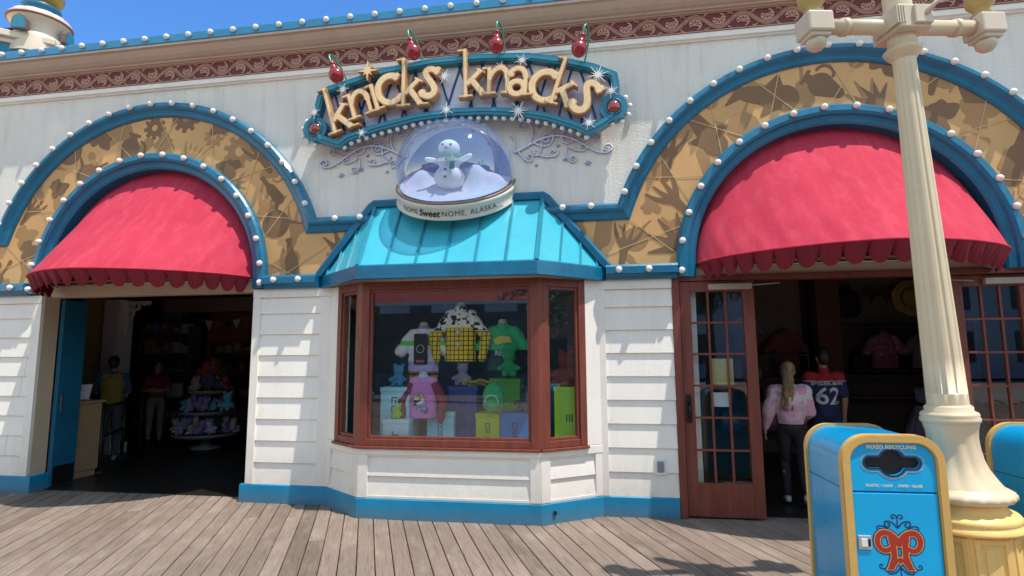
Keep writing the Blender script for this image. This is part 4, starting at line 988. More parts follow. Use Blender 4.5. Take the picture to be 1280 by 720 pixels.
def recycling_bin(loc, rz, label):
    t = thing('recycling_bin', label, 'recycling bin', loc, rz, 'blue recycling bins'); w_, h, r, dp = .585, 1.215, .165, .56
    po, pin = tomb(w_, h, r), tomb(w_, h, r, inset=.052)
    q = MB(); q.prism(tomb(w_-.03, h-.015, r-.01), .012, dp-.012); q.box(-(w_/2-.013), w_/2-.013, .03, dp-.03, .885, .889, 1)
    q.build('body', [BINB, BLACK], t)
    q = MB(); ringplate(q, po, pin, -.022, .022); ringplate(q, tomb(w_-.012, h-.006, r-.005), tomb(w_, h, r, inset=.045), -.028, -.020); q.build('front_trim', BING, t)
    q = MB(); ringplate(q, po, tomb(w_, h, r, inset=.03), dp-.03, dp+.005); q.build('rear_trim', BING, t)
    w2 = w_/2-.055
    slot = lambda U, V: umin(d_seg(U, V, -.125, 1.048, .125, 1.048, .032), d_disc(U, V, 0, 1.048, .074))
    frm = lambda U, V: np.maximum(d_fill(U, V, tomb(w_, h, r, inset=.054)), .882-V)
    q = MB(); q.sdf(lambda U, V: np.maximum(frm(U, V), -slot(U, V)), -w2-.02, w2+.02, .87, 1.2, .008, -.010, .02); hd = q.build('hood_panel', BINF, t)
    q = MB(); q.sdf(lambda U, V: np.abs(slot(U, V)-.004)-.005, -.25, .25, .93, 1.18, .005, -.0135, -.008); q.build('slot_edge', paint('navy_line', (.012, .035, .10), .4), hd)
    q = MB(); q.box(-.2, .2, .010, .0115, .95, 1.17); q.build('slot', BLACK, hd)
    q = MB(); q.sdf(lambda U, V: np.abs(slot(U, V)-.020)-.002, -.25, .25, .92, 1.19, .005, -.0125, -.009); q.build('slot_outline', GOLDL, hd)
    q = MB(); q.bbox(-w2, w2, -.012, .012, .06, .870, .004); dr = q.build('door', BINF, t)
    def txt(body, size, x, z, m, par, y=-.0145, **k):
        v2, f2 = text2d(body, size, **k); q = MB(); q.add([(x+u, y, z+v) for u, v in v2], f2); q.build('lettering', m, par)
    CRM = paint('cream_print', (.80, .74, .52), .5)
    txt('MIXED RECYCLING', .031, 0, 1.140, CRM, hd, bold=.0010, space=1.05); txt('PLASTIC \u2022 CANS', .0205, -.084, .915, CRM, hd, bold=.0006); txt('PAPER \u2022 GLASS', .0205, .090, .915, CRM, hd, bold=.0006)
    s = .262; cz = .555; nav = paint('navy_print', (.010, .04, .13), .4)
    for f, lev, y, m in ((filig, 0, -.0128, nav), (pp_logo, .045, -.0134, nav), (pp_logo, .022, -.0142, paint('logo_gold', (.66, .34, .12), .4)), (pp_logo, 0, -.0150, paint('logo_red', (.42, .035, .02), .4))):
        q = MB(); q.sdf(lambda U, V: f(U, V)-lev, -.62, .62, -.95, .95, .0125, y, y+.0006, lambda u, v, w: (u*s, w, v*s+cz)); q.build('emblem', m, dr)
    q = MB(); q.bbox(-w2+.012, -w2+.085, -.020, -.012, .545, .625, .003, 0); q.bbox(-w2+.026, -w2+.062, -.0235, -.019, .562, .608, .002, 1); q.box(-w2+.064, -w2+.078, -.0225, -.0195, .565, .605, 2)
    q.build('latch', [paint('latch_plate', (.55, .55, .54), .35, metal=.5), WHITE, BLACK], dr)
    q = MB(); q.box(-.26, .26, .03, dp-.03, -.0, .03); q.build('plinth', BLACK, t)
    return t
recycling_bin((1.70, -2.515, .008), math.radians(2), 'blue recycling bin with gold trim and red heart emblem, front of the lamp post')
recycling_bin((2.98, -2.32, .008), math.radians(4), 'blue recycling bin cut off at the photo edge, right of the lamp post')

# ------------------------------------------------------------------ lamp post
LY = paint('lamp_base_yellow', (.92, .60, .20), .45, .08, 3, .08, 40, dirt=.2); LC = paint('lamp_cream', (.70, .555, .365), .4, .05, 3, .05, 40, dirt=.12)
LS = paint('lamp_shaft', (.72, .58, .39), .4, .06, 3, .05, 40, dirt=.18)
LP = thing('lamp_post', 'ornate cream lamp post with fluted shaft and yellow eight-sided base', 'lamp post', (2.236, -2.212, .17)); LP.scale = (.902, .902, .902); LP.rotation_euler = (0, math.radians(-1.6), math.radians(0))
q = MB()
R8 = .315; pts8 = [(R8*math.cos(PI/8+PI/4*k), R8*math.sin(PI/8+PI/4*k)) for k in range(8)]
q.prism(pts8, .09, .515, XY); q.prism([(a*1.03, b*1.03) for a, b in pts8], -.19, .09, XY)
for k in range(8):
    a, b = Vector(pts8[k]), Vector(pts8[(k+1) % 8]); mid = (a+b)/2; an = math.atan2(mid.y, mid.x); T = Matrix.Rotation(an, 4, 'Z'); hw = (b-a).length/2; rr = mid.length
    ringplate_v = []
    for (u0, u1, z0, z1) in ((-hw+.015, -hw+.05, .11, .50), (hw-.05, hw-.015, .11, .50), (-hw+.05, hw-.05, .11, .145), (-hw+.05, hw-.05, .465, .50)):
        q.bbox(rr-.004, rr+.012, u0, u1, z0, z1, .003, 0, T)
    q.bbox(rr-.003, rr+.006, -hw+.075, hw-.075, .17, .44, .005, 0, T)
q.build('base', LY, LP)
q = MB(); q.lathe([(.30, .515), (.345, .517), (.352, .535), (.335, .555), (.325, .575), (.335, .59), (.315, .615), (.27, .63), (.25, .66), (.255, .685), (.235, .70)], 40); q.build('base_moulding', LY, LP)
q = MB(); q.lathe([(.25, .69), (.29, .705), (.305, .725), (.303, .75), (.285, .77), (.262, .782), (.245, .80)], 64, rad=lambda a, z: 1+(.05*abs(math.cos(11*a)) if .70 < z < .76 else 0)); q.build('leaf_ring', LC, LP)
q = MB(); q.lathe([(.258, .785), (.225, .84), (.19, .90), (.170, .96), (.158, 1.03), (.152, 1.10), (.155, 1.16), (.165, 1.20), (.168, 1.215)], 64, rad=lambda a, z: 1-(.05*max(0, math.cos(12*a+6*z))**.5 if .80 < z < 1.15 else 0)); q.build('pedestal', LC, LP)
q = MB(); q.lathe([(.165, 1.212), (.178, 1.222), (.180, 1.245), (.172, 1.26), (.176, 1.27), (.170, 1.285), (.145, 1.30), (.146, 1.325), (.130, 1.34)], 40); q.build('collar', LC, LP)
def flute(a, z): return 1-.075*max(0, math.cos(12*a))**.45 if 1.42 < z < 3.90 else 1
q = MB(); prof = [(.125, 1.335), (.1245, 1.415), (.1245, 1.43)]+[(.1245-.046*(k/10)**1.05, 1.43+2.46*k/10) for k in range(11)]+[(.0785, 3.91), (.078, 4.0)]
q.lathe(prof, 144, rad=flute); q.build('shaft', LS, LP)
q = MB(); q.lathe([(.078, 3.97), (.12, 4.02), (.135, 4.05), (.11, 4.07), (.10, 4.10)], 32); q.build('shaft_capital', LC, LP)
q = MB(); q.lathe([(.10, 4.10), (.10, 4.26), (.095, 4.7), (.07, 5.2), (.05, 5.4), (1e-3, 5.42)], 32); q.build('upper_shaft', LS, LP)
AR = Matrix.Translation((0, 0, 4.245)) @ Matrix.Rotation(math.radians(13), 4, 'Z')
PK = paint('lamp_arm', (.66, .55, .42), .4, .06, dirt=.1)
q = MB(); q.bbox(-.13, .13, -.16, .14, -.09, .10, .014, 0, AR)
for k in range(4): q.bbox(-.155+k*.02, -.145+k*.02, -.168, .10, -.06, .085, .003, 0, AR)
q.bbox(-.02, .12, -.185, -.15, -.065, .08, .006, 0, AR); q.build('arm_hub', PK, LP)
q = MB(); q.tube([AR @ Vector((-.64, 0, 0)), AR @ Vector((.64, 0, 0))], .058, 16)
for s in (-1, 1): q.tube([AR @ Vector((s*.44, 0, 0)), AR @ Vector((s*.48, 0, 0))], .070, 16)
q.build('cross_arm', LS, LP)
q = MB(); q.tube([AR @ Vector((.06, -.17, .0)), AR @ Vector((.12, -.22, .07)), AR @ Vector((.27, -.26, .13))], [.022, .016, .022], 10); q.sphere(AR @ Vector((.29, -.265, .14)), .034, 8); q.build('bracket_arm', PK, LP)
for s in (-1, 1):
    T = AR @ Matrix.Translation((s*.70, 0, 0))
    q = MB(); q.bbox(-.10, .10, -.10, .10, -.08, .085, .016, 0, T); q.bbox(-.08, .08, -.08, .08, -.11, -.075, .01, 0, T); q.lathe([(.055, -.10), (.075, -.12), (.07, -.16), (.04, -.19), (1e-3, -.20)], 20, T); q.build('arm_block', PK, LP)
    q = MB(); q.lathe([(.05, .075), (.06, .09), (.075, .11), (.05, .14), (.06, .16), (.095, .20), (.105, .25), (.095, .28)], 24, T); cu = q.build('lamp_cup', paint('mustard_cup', (.50, .36, .13), .45), LP)
    q = MB(); q.sphere(T @ Vector((0, 0, .37)), .115, 14); q.build('lamp_globe', paint('opal_glass', (.80, .78, .72), .15, coat=.6), LP)
# ------------------------------------------------------------------ rooftop turret
TU = thing('rooftop_turret', 'cream rooftop turret with a blue window arch and gold ball, above the roof edge', 'turret', (-11.55, 3, 6.36)); TU.scale = (.8,)*3
CRT = paint('turret_cream', (.66, .55, .43), .5, .06, 2, dirt=.1)
q = MB(); q.lathe([(.62, 1.9), (.60, 2.32), (.58, 2.38), (.50, 2.52), (.49, 2.60), (.56, 2.75), (.64, 2.83), (.66, 2.86)], 40); q.build('drum', CRT, TU)
q = MB(); q.lathe([(.655, 2.86), (.70, 2.87), (.71, 2.90), (.67, 2.92)], 40); q.build('ring', paint('rust_ring', (.30, .12, .06), .5), TU)
q = MB(); q.lathe([(.67, 2.92), (.665, 2.98), (.60, 3.06), (.45, 3.12), (.3, 3.14)], 96, rad=lambda a, z: 1-.03*abs(math.sin(6*a))**8); q.build('scalloped_cap', paint('pale_pink', (.70, .55, .52), .45), TU)
q = MB(); q.lathe([(.30, 3.12), (.36, 3.2), (.41, 3.26), (.42, 3.34), (.40, 3.36)], 40); q.build('cup', paint('turret_teal', (.01, .13, .24), .4), TU)
q = MB(); q.sphere((0, 0, 3.72), (.47, .47, .45), 16); q.build('ball', paint('turret_gold', (.45, .27, .04), .35, .15, metal=.4), TU)
for k in range(4):
    a = math.radians(-72+k*90); T = Matrix.Rotation(a, 4, 'Z') @ Matrix.Translation((.545, 0, 0)) @ Matrix.Rotation(math.radians(3), 4, 'Y')
    f = lambda U, V: umin(d_fill(U, V, [(-.15, 2.40), (.15, 2.40), (.15, 2.52), (-.15, 2.52)]), d_seg(U, V, -.02, 2.58, .02, 2.58, .12), d_disc(U, V, 0, 2.66, .06))
    q = MB(); q.sdf(lambda U, V: f(U, V)-.03, -.3, .3, 2.3, 2.9, .02, .06, -.05, lambda u, v, w: tuple(T @ Vector((w, u, v))), 0); wf = q.build('window', paint('turret_frame', (.16, .10, .08), .5), TU)
    q = MB(); q.sdf(f, -.3, .3, 2.3, 2.9, .02, .068, .03, lambda u, v, w: tuple(T @ Vector((w, u, v))), 0); q.build('pane', paint('turret_pane', (.03, .22, .33), .3), wf)
T = Matrix.Translation((-.9, .35, 0)) @ Matrix.Rotation(math.radians(38), 4, 'Z')
q = MB(); q.bbox(-1.9, .95, -1.4, 1.0, 2.16, 2.34, .03, 0, T); q.bbox(-1.8, .86, -1.3, .9, 2.04, 2.17, .02, 0, T); q.build('roof_slab', CRT, TU)
q = MB(); q.bbox(-1.75, .8, -1.25, .85, -.75, 2.05, .02, 0, T); q.build('tower_wall', paint('tower_teal', (.01, .16, .26), .5, dirt=.1), TU)

q = MB(); q.box(1.13, 1.37, .036, .0385, 1.36, 1.66); q.build('notice', paint('yellow_notice', (.42, .38, .14), .6, .1, 8), d1)
q = MB(); q.box(1.15, 1.32, .036, .0385, 1.15, 1.30); q.build('notice', paint('white_notice', (.55, .58, .62), .6, .05), d1)
box_part('door_jamb', TRIMW, (.84, 1.03, .135, .17, .03, 2.5))
# ------------------------------------------------------------------ people
SKIN = paint('skin', (.42, .22, .14), .55, .08, 8)
def wrinkle(me, amp=.008, f=(9, 9, 4)):
    """soft folds: ridged waves pushed along the normals"""
    n = len(me.vertices); co_ = np.empty(n*3); no = np.empty(n*3); me.vertices.foreach_get('co', co_); me.vertices.foreach_get('normal', no)
    P_ = co_.reshape(-1, 3); q = P_*np.array(f); x, y, z = q.T
    wx = x+1.3*np.sin(1.7*z+.9*y)+.6*np.sin(3.1*y+2.0*x); wz = z+1.1*np.sin(1.3*x+1.1*y+.5)
    h = np.sin(1.9*wx+1.2*np.sin(wz))*np.sin(1.4*wz+.7*np.sin(2.3*y+x)) + .5*np.sin(4.1*wx+2.3*wz+1.7*y)*np.sin(2.9*wz-1.3*x)
    P_ = P_+no.reshape(-1, 3)*((1-2*np.abs(h))*.6*amp)[:, None]; me.vertices.foreach_set('co', P_.ravel()); me.update(); return me
def person(label, loc, rz, H, group=None, top=None, sleeve='long', pants=None, shorts=False, shoes=None, hair=None, hairstyle='short', J=None, vest=None, cropped=0.0, female=False, cap_m=None, boxy=0.0):
    s = H/1.75; j = dict(shL=(.185,0,1.405), elL=(.225,.02,1.13), wrL=(.235,-.06,.89), shR=(-.185,0,1.405), elR=(-.225,.02,1.13), wrR=(-.235,-.06,.89),
             hpL=(.09,0,.90), knL=(.10,-.02,.49), anL=(.10,.02,.085), toL=(.115,-.15,.035), hpR=(-.09,0,.90), knR=(-.10,-.02,.49), anR=(-.10,.02,.085), toR=(-.115,-.15,.035))
    if J: j.update(J)
    if female:
        for k in ('shL', 'shR'): j[k] = (j[k][0]*.90, j[k][1], j[k][2]-.01)
    V = {k: Vector(p)*s for k, p in j.items()}; P = lambda *p: Vector(p)*s
    t = thing('person', label, 'person', loc, rz, group)
    w_ = .92 if female else 1.0
    torso = [ell(P(0,.01,.95), (.150*s,.112*s,.125*s)), ell(P(0,0,1.09), (.132*s*w_,.10*s,.15*s)), ell(P(0,.005,1.28), (.158*s*w_,.115*s,.16*s)), cap(V['shL']*.75+P(0,0,.355)*1, V['shL'], .048*s, .052*s), cap(V['shR']*.75+P(0,0,.355)*1, V['shR'], .048*s, .052*s)]
    body = list(torso)+[cap(P(0,.01,1.42), P(0,-.01,1.56), .056*s, .052*s), ell(P(0,-.005,1.655), (.074*s,.094*s,.108*s)), ell(P(0,-.035,1.60), (.058*s,.062*s,.062*s)), cap(P(0,-.092,1.65), P(0,-.112,1.628), .010*s, .013*s), cap(P(-.022,-.088,1.588), P(.022,-.088,1.588), .009*s)]
    for q in (-1, 1): body.append(ell(P(q*.076,.0,1.64), (.012*s,.024*s,.032*s)))
    for d in 'LR':
        sg = 1 if d == 'L' else -1
        sh, el, wr = V['sh'+d], V['el'+d], V['wr'+d]; hp, kn, an, to = V['hp'+d], V['kn'+d], V['an'+d], V['to'+d]
        body += [cap(sh, el, .049*s, .039*s), cap(el, wr, .039*s, .026*s), cap(hp, kn, .083*s, .055*s), cap(kn, kn.lerp(an, .35), .054*s, .054*s), cap(kn.lerp(an, .3), an, .055*s, .036*s), cap(an, to, .036*s, .028*s), cap(an, an+P(0,.045,-.04), .034*s, .03*s)]
        f = (wr-el).normalized(); side = f.cross(Vector((sg, 0, 0.001))).normalized(); back = side.cross(f).normalized()   # palm frame
        pc = wr+f*.045*s; body.append(ell(pc, (.034*s, .018*s, .048*s), (f.to_track_quat('Z', 'Y').to_euler())))
        for k in range(4):
            base = wr+f*.078*s+side*(k-1.5)*.0185*s; ln = (.062, .072, .067, .052)[k]*s; mid = base+f*ln*.55+back*(-.008*s*sg); tip = mid+f*ln*.42+back*(-.024*s*sg)
            body += [cap(base-f*.02*s, mid, .0098*s, .009*s), cap(mid, tip, .009*s, .0078*s)]
        th0 = wr+f*.022*s-side*.024*s; th1 = th0+f*.030*s-side*.022*s; th2 = th1+f*.030*s-side*.004*s; body += [cap(th0, th1, .012*s, .010*s), cap(th1, th2, .010*s, .0085*s)]
    link('body', blob(body, .0095, 3, SKIN, 'person_body'), t)
    def cloth(name, prims, m, vox=.012): return link(name, wrinkle(blob(prims, vox, 3, m, name), .007 if name != 'hair' else .010, (10, 10, 5) if name != 'hair' else (30, 30, 4)) if name != 'shoe' else blob(prims, vox, 3, m, name), t)
    def infl(p, k):
        return ('c', p[1], p[2], p[3]+k, p[4]+k) if p[0] == 'c' else ('e', p[1], tuple(x+k for x in p[2]), p[3])
    if pants:
        pr_ = [infl(ell(P(0,.01,.95), (.150*s,.112*s,.115*s)), .012)]
        for d in 'LR':
            hp, kn, an = V['hp'+d], V['kn'+d], V['an'+d]
            if shorts: pr_.append(cap(hp, hp.lerp(kn, .72), .098*s, .082*s))
            else: pr_ += [cap(hp, kn, .093*s, .064*s), cap(kn, an+P(0,0,.03), .064*s, .050*s if not female else .044*s)]
        cloth('trousers' if not shorts else 'shorts', pr_, pants)
    sk = []
    for d in 'LR':
        sh, el, wr = V['sh'+d], V['el'+d], V['wr'+d]
        if sleeve == 'long': sk += [cap(sh, el, .066*s+boxy*.6, .062*s+boxy), cap(el, el.lerp(wr, .92), .062*s+boxy, .042*s)]
        elif sleeve == 'short': sk += [cap(sh, sh.lerp(el, .78), .066*s, .062*s)]
    tz = [infl(p, .019*s+boxy) for p in torso[1:]]+[ell(P(0,.01,1.0+cropped), (.158*s, .122*s, .10*s))]+[cap(P(0,.012,1.42), P(0,.004,1.475), .074*s, .064*s)]
    shirt = cloth('shirt', tz+sk, top)
    if vest: cloth('vest', [infl(p, .034*s) for p in torso[1:3]]+[ell(P(0,.01,1.0), (.165*s, .13*s, .11*s)), cap(P(-.10,.01,1.42), P(.10,.01,1.42), .07*s)], vest)
    for d in 'LR':
        an, to = V['an'+d], V['to'+d]; dr = (to-an); dr.z = 0
        cloth('shoe', [cap(an+P(0,0,-.035), to+P(0,0,.005), .042*s, .036*s), cap(an-dr.normalized()*.04*s+P(0,0,-.04), an+P(0,0,-.02), .038*s, .040*s)], shoes or BLACK, .010)
    if hair:
        h = [ell(P(0,.018,1.685), (.083*s,.098*s,.098*s)), ell(P(0,.05,1.64), (.072*s,.062*s,.085*s))]
        if hairstyle == 'ponytail': h += [cap(P(0,.10,1.74), P(.02,.16,1.73), .035*s, .04*s)]+[cap(P(.015*math.sin(2*k)+.012*k,.155-.002*k,1.73-.09*k), P(.015*math.sin(2*k+2)+.012*(k+1),.153-.002*k,1.64-.09*k), (.050+.012*math.sin(k*.9))*s, (.052+.012*math.sin(k*.9+.9)-.007*max(0,k-2))*s) for k in range(6)]+[cap(P(q*.035+.02,.15,1.55), P(q*.06+.05,.148,1.18), .030*s, .014*s) for q in (-1, 1)]
        if hairstyle == 'long': h += [cap(P(q*.05,.06,1.66), P(q*.065,.07,1.40), .045*s, .035*s) for q in (-1, 0, 1)]
        cloth('hair', h, hair, .009)
    if cap_m:
        q = MB(); q.lathe([(.098*s, 0), (.098*s, .04*s), (.08*s, .085*s), (.03*s, .108*s), (1e-4, .11*s)], 20, Matrix.Translation(P(0,.0,1.68)), caps=False); q.prism([(x*s, y*s) for x, y in [(-.075,-.07),(.075,-.07),(.06,-.17),(0,-.19),(-.06,-.17)]], 1.675*s, 1.685*s, XY); q.build('cap', cap_m, t)
    q = MB()
    for k in (-1, 1):
        q2 = MB(); q2.sphere(P(k*.030,-.084,1.658), .0105*s, 5); q2.build('eye', BLACK, t)
    return t, shirt, s
def on_cloth(shirt, body, size, z, m, y=.4, bold=.0, name='lettering', dx=0, off=.004, space=1.0, par=None):
    """print lettering on the back (+Y side) of a garment, following its surface"""
    me = shirt.data; bvh = BVHTree.FromPolygons([v.co.copy() for v in me.vertices], [list(p.vertices) for p in me.polygons])
    v2, f2 = text2d(body, size, 0, bold, space); bm = bmesh.new(); vv = [bm.verts.new((u, v, 0)) for u, v in v2]
    for f in f2:
        try: bm.faces.new([vv[k] for k in f])
        except ValueError: pass
    bmesh.ops.triangulate(bm, faces=bm.faces[:]); bmesh.ops.subdivide_edges(bm, edges=[e for e in bm.edges if e.calc_length() > .02], cuts=2)
    for v in bm.verts:
        u, h = v.co.x, v.co.y; hit = bvh.ray_cast(Vector((-u+dx, y, z+h)), Vector((0, -1, 0)))
        yy = hit[0].y if hit[0] else .12
        v.co = (-u+dx, yy+off, z+h)
    q = MB(); q.bm(bm); return q.build(name, m, par or shirt.parent)
JEANS = paint('dim_jeans', (.06, .07, .10), .85, .2, 6); NAVY = paint('navy_cloth', (.018, .028, .085), .85, .15, 5, .2, 30)
# right doorway
pinkm = mat_bands('tie_dye_pink', [(0, (.62, .36, .44)), (.4, (.66, .44, .50)), (.62, (.72, .62, .62)), (1, (.70, .55, .58))], 2, .9, 1.4, False, None, ((.66, .33, .44), 9, -9))
pk, sh_, s_ = person('person in pink tie-dye sweatshirt with long blonde ponytail, walking through the right doorway', (2.12, .70, .012), math.radians(168), 1.58, None, pinkm, 'long', paint('black_leggings', (.012, .012, .014), .8), shoes=paint('pale_shoe', (.5, .48, .47), .7), hair=paint('dark_blonde_hair', (.24, .15, .075), .6, .35, 18, .5, 40), hairstyle='ponytail', female=True, cropped=.02, boxy=.022,
       J=dict(elL=(.255,.03,1.15), wrL=(.30,-.0,.92), elR=(-.215,-.04,1.15), wrR=(-.17,-.25,1.02), knL=(.09,-.10,.50), anL=(.09,.0,.10), toL=(.10,-.16,.04), knR=(-.10,-.02,.50), anR=(-.11,.20,.16), toR=(-.12,.09,.045)))
jm = mat_bands('hockey_jersey', [(0, (.02, .03, .095)), (.905, (.62, .60, .60)), (.918, (.42, .02, .03)), (1, (.42, .02, .03))], 2, .9, 1.39)
jt, jsh, js = person('person in navy and red jersey numbered 62, in the right doorway', (2.76, 1.42, .012), math.radians(182), 1.74, None, jm, 'short', NAVY, shorts=True, shoes=BLACK, hair=paint('black_hair', (.015, .012, .010), .5, .3, 20, .4, 60))
WT = paint('white_print', (.68, .68, .70), .6); on_cloth(jsh, 'SPIDER-MAN', .058, 1.318, WT, bold=.0012, space=1.18); on_cloth(jsh, '62', .29, 1.155, WT, bold=.005)
# left doorway
person('person in a yellow vest over a blue shirt, bent over the counter behind the podium', (-8.16, 2.0, .012), math.radians(-140), 1.70, None, paint('royal_blue_cloth', (.012, .085, .20), .8, .1, 5), 'short', JEANS, shoes=paint('grey_shoe', (.30, .30, .32), .7), hair=paint('very_dark_hair', (.012, .010, .010), .5), vest=paint('mustard_vest', (.24, .19, .04), .85, .1, 5),
       J=dict(elL=(.24,-.12,1.16), wrL=(.16,-.33,1.10), elR=(-.24,-.12,1.16), wrR=(-.14,-.34,1.10)))
person('person in a dark red shirt and light leggings, arms folded, beside the round toy display', (-8.85, 3.75, .012), math.radians(45), 1.60, None, paint('maroon_shirt', (.20, .012, .03), .85, .15, 5), 'short', paint('stone_leggings', (.20, .17, .15), .85), shoes=BLACK, hair=paint('brown_hair', (.04, .022, .014), .5, .3, 16, .3, 40), hairstyle='long', female=True,
       J=dict(elL=(.23,-.05,1.14), wrL=(-.02,-.20,1.16), elR=(-.23,-.05,1.14), wrR=(.03,-.22,1.12)))
person('person in a dark grey shirt and black cap, standing farther back in the left shop', (-9.6, 5.2, .012), math.radians(150), 1.66, None, paint('charcoal_shirt', (.06, .06, .065), .85, .1, 5), 'short', BLACK, shoes=BLACK, hair=MATS['very_dark_hair'], cap_m=BLACK)
tb = thing('shoulder_bag', 'white shoulder bag carried between the two people in the left shop', 'bag', (-9.12, 4.55, .86))
q = MB(); q.bbox(-.17, .17, -.06, .06, 0, .30, .03); q.build('body', paint('white_canvas_bag', (.45, .44, .44), .8), tb)
q = MB(); q.tube(bez([(-.13, 0, .29), (-.12, 0, .62), (.12, 0, .62), (.13, 0, .29)], 14), .012, 6); q.build('strap', BLACK, tb)

# ------------------------------------------------------------------ left shop furniture
pd = thing('podium', 'tan podium with a tilted menu page on top, inside the left doorway', 'podium', (-7.66, .80, .012))
q = MB(); q.bbox(-.28, .28, -.26, .26, .09, 1.04, .008); q.bbox(-.26, .26, -.24, .24, 0, .09, .004); q.bbox(-.31, .31, -.29, .29, 1.04, 1.075, .008); q.build('cabinet', paint('podium_tan', (.40, .26, .15), .55, .08, 3, dirt=.1), pd)
q = MB(); T = Matrix.Translation((.08, -.02, 1.08)) @ Matrix.Rotation(math.radians(28), 4, 'Z') @ Matrix.Rotation(math.radians(-28), 4, 'X'); q.bbox(-.20, .20, -.01, .012, 0, .27, .003, 0, T); q.box(-.18, .18, -.0125, -.0105, .02, .25, 1, T)
for k in range(6): q.box(-.10+.01*(k % 2), .09-.02*(k % 3), -.014, -.0128, .05+.03*k, .058+.03*k, 2, T)
q.bbox(-.21, .21, -.05, .02, -.02, .004, .004, 2, T); q.build('menu_stand', [BLACK, paint('paper', (.66, .66, .70), .6), paint('grey_ink', (.25, .25, .30), .6)], pd)
qr = thing('queue_rail', 'dark steel queue rail on posts, inside the left doorway behind the podium', 'railing', (-7.5, 1.2, .012))
dq = Vector((-1.25, 2.1, 0)); RAIL = paint('dark_steel', (.035, .035, .04), .35, metal=.6)
for k in (0, .5, 1):
    q = MB(); q.lathe([(.11, 0), (.11, .012), (.028, .03), (.028, 1.0), (.034, 1.01), (.02, 1.03)], 18, Matrix.Translation(dq*k)); q.build('post', RAIL, qr)
for z in (.95, .5):
    q = MB(); q.tube([Vector((0, 0, z)), dq+Vector((0, 0, z))], .018, 8); q.build('rail', RAIL, qr)
cl = thing('column', 'white interior column with pierced scroll bracket, in the left shop', 'column', (-8.78, 2.66, .012)); cl.scale = (.8, .8, .9)
q = MB(); q.bbox(-.20, .20, -.20, .20, 0, 3.05, .01); q.bbox(-.24, .24, -.24, .24, 0, .2, .01); q.build('shaft', paint('dim_white', (.70, .66, .64), .6, .08), cl)
def brk(U, V):
    o = np.maximum(np.maximum(-U, U-.62), np.maximum(V-0, -(V+.62*np.sqrt(np.clip(1-(U/.62)**2, 0, 1))-0.02)))
    o = np.maximum(d_fill(U, V, [(0, 0), (.62, 0), (.58, -.08)]+[(.58-.5*math.sin(a), -.08-.52*(1-math.cos(a))) for a in np.linspace(0, 1.5, 10)]+[(0, -.66)]), -9)
    for cx, cy, r in ((.10, -.10, .055), (.24, -.10, .055), (.38, -.10, .05), (.10, -.25, .055), (.10, -.40, .05), (.24, -.24, .05), (.50, -.07, .03)): o = np.maximum(o, -(np.hypot(U-cx, V-cy)-r))
    return o
q = MB(); q.sdf(brk, -.02, .66, -.7, .03, .016, -.03, .03, lambda u, v, w: (u+.2, w, v+3.02)); q.build('bracket', MATS['dim_white'], cl)
box_part('interior_column', paint('ochre_wall', (.62, .42, .16), .7, .1), (-9.62, -9.16, 2.7, 2.85, 0, 3.1)); box_part('interior_column', MATS['ochre_wall'], (-9.9, -9.45, 6.6, 6.8, 0, 3.1))
box_part('interior_column', paint('slate_panel', (.16, .17, .18), .6), (-10.45, -9.95, 5.6, 5.8, 0, 3.1))
box_part('interior_wall', paint('red_boards', (.38, .10, .06), .6, .2, 3, stretch=(8, 1, .5)), (-9.45, -7.0, 5.9, 6.0, 0, 2.75))
box_part('interior_beam', paint('dim_beam', (.36, .25, .17), .7), (-10.4, -3.4, 5.55, 5.75, 2.76, 3.09))
def shelf_unit(name, label, loc, w_, h, levels, dep=.4, m=None, rz=0):
    t = thing(name, label, 'shelving', loc, rz); m = m or paint('dim_shelf', (.14, .10, .08), .6, .15)
    for x in (-w_/2, w_/2-.03): q = MB(); q.bbox(x, x+.03, -dep/2, dep/2, 0, h, .003); q.build('upright', m, t)
    for z in levels: q = MB(); q.bbox(-w_/2+.031, w_/2-.031, -dep/2, dep/2, z, z+.03, .003); q.build('shelf', m, t)
    q = MB(); q.box(-w_/2+.031, w_/2-.031, dep/2-.015, dep/2-.005, 0, h); q.build('back_panel', m, t); return t
lv = (.25, .75, 1.25, 1.75, 2.2)
shelf_unit('shelf_unit', 'dark shelves against the red board wall, in the left shop', (-8.1, 5.68, .012), 1.9, 2.0, lv[:4])
shelf_unit('shelf_unit', 'dark shelves of small goods along the left shop, beside the white column', (-9.9, 5.25, .012), 1.3, 2.4, lv)
def hue(k): return [(.40, .08, .08), (.08, .16, .40), (.46, .36, .14), (.16, .32, .2), (.45, .43, .45), (.38, .18, .35)][k % 6]
r_ = random.Random(5)
for (cx, cy, w_, zs, g, cname) in ((-8.1, 5.62, 1.8, lv[:4], 'goods on the red-wall shelves', 'small boxed gift on the shelves by the red board wall'), (-9.9, 5.18, 1.2, lv, 'goods on the shelves beside the column', 'small boxed gift on the shelves beside the white column')):
    for z in zs:
        x = cx-w_/2+.1
        while x < cx+w_/2-.1:
            ww = r_.uniform(.08, .20); hh = r_.uniform(.12, .32); k = r_.randrange(6)
            q = MB(); q.bbox(x, x+ww, cy-.12, cy+.06, z+.045, z+.045+hh, .008, 0); q.box(x+.02, x+ww-.02, cy-.122, cy-.1205, z+.07+hh*.3, z+.03+hh*.8, 1)
            tag(q.build('gift_box', [paint('box_%d' % k, hue(k), .5, .2), paint('box_label', (.40, .38, .34), .6)]), cname, 'gift box', g); x += ww+r_.uniform(.03, .12)
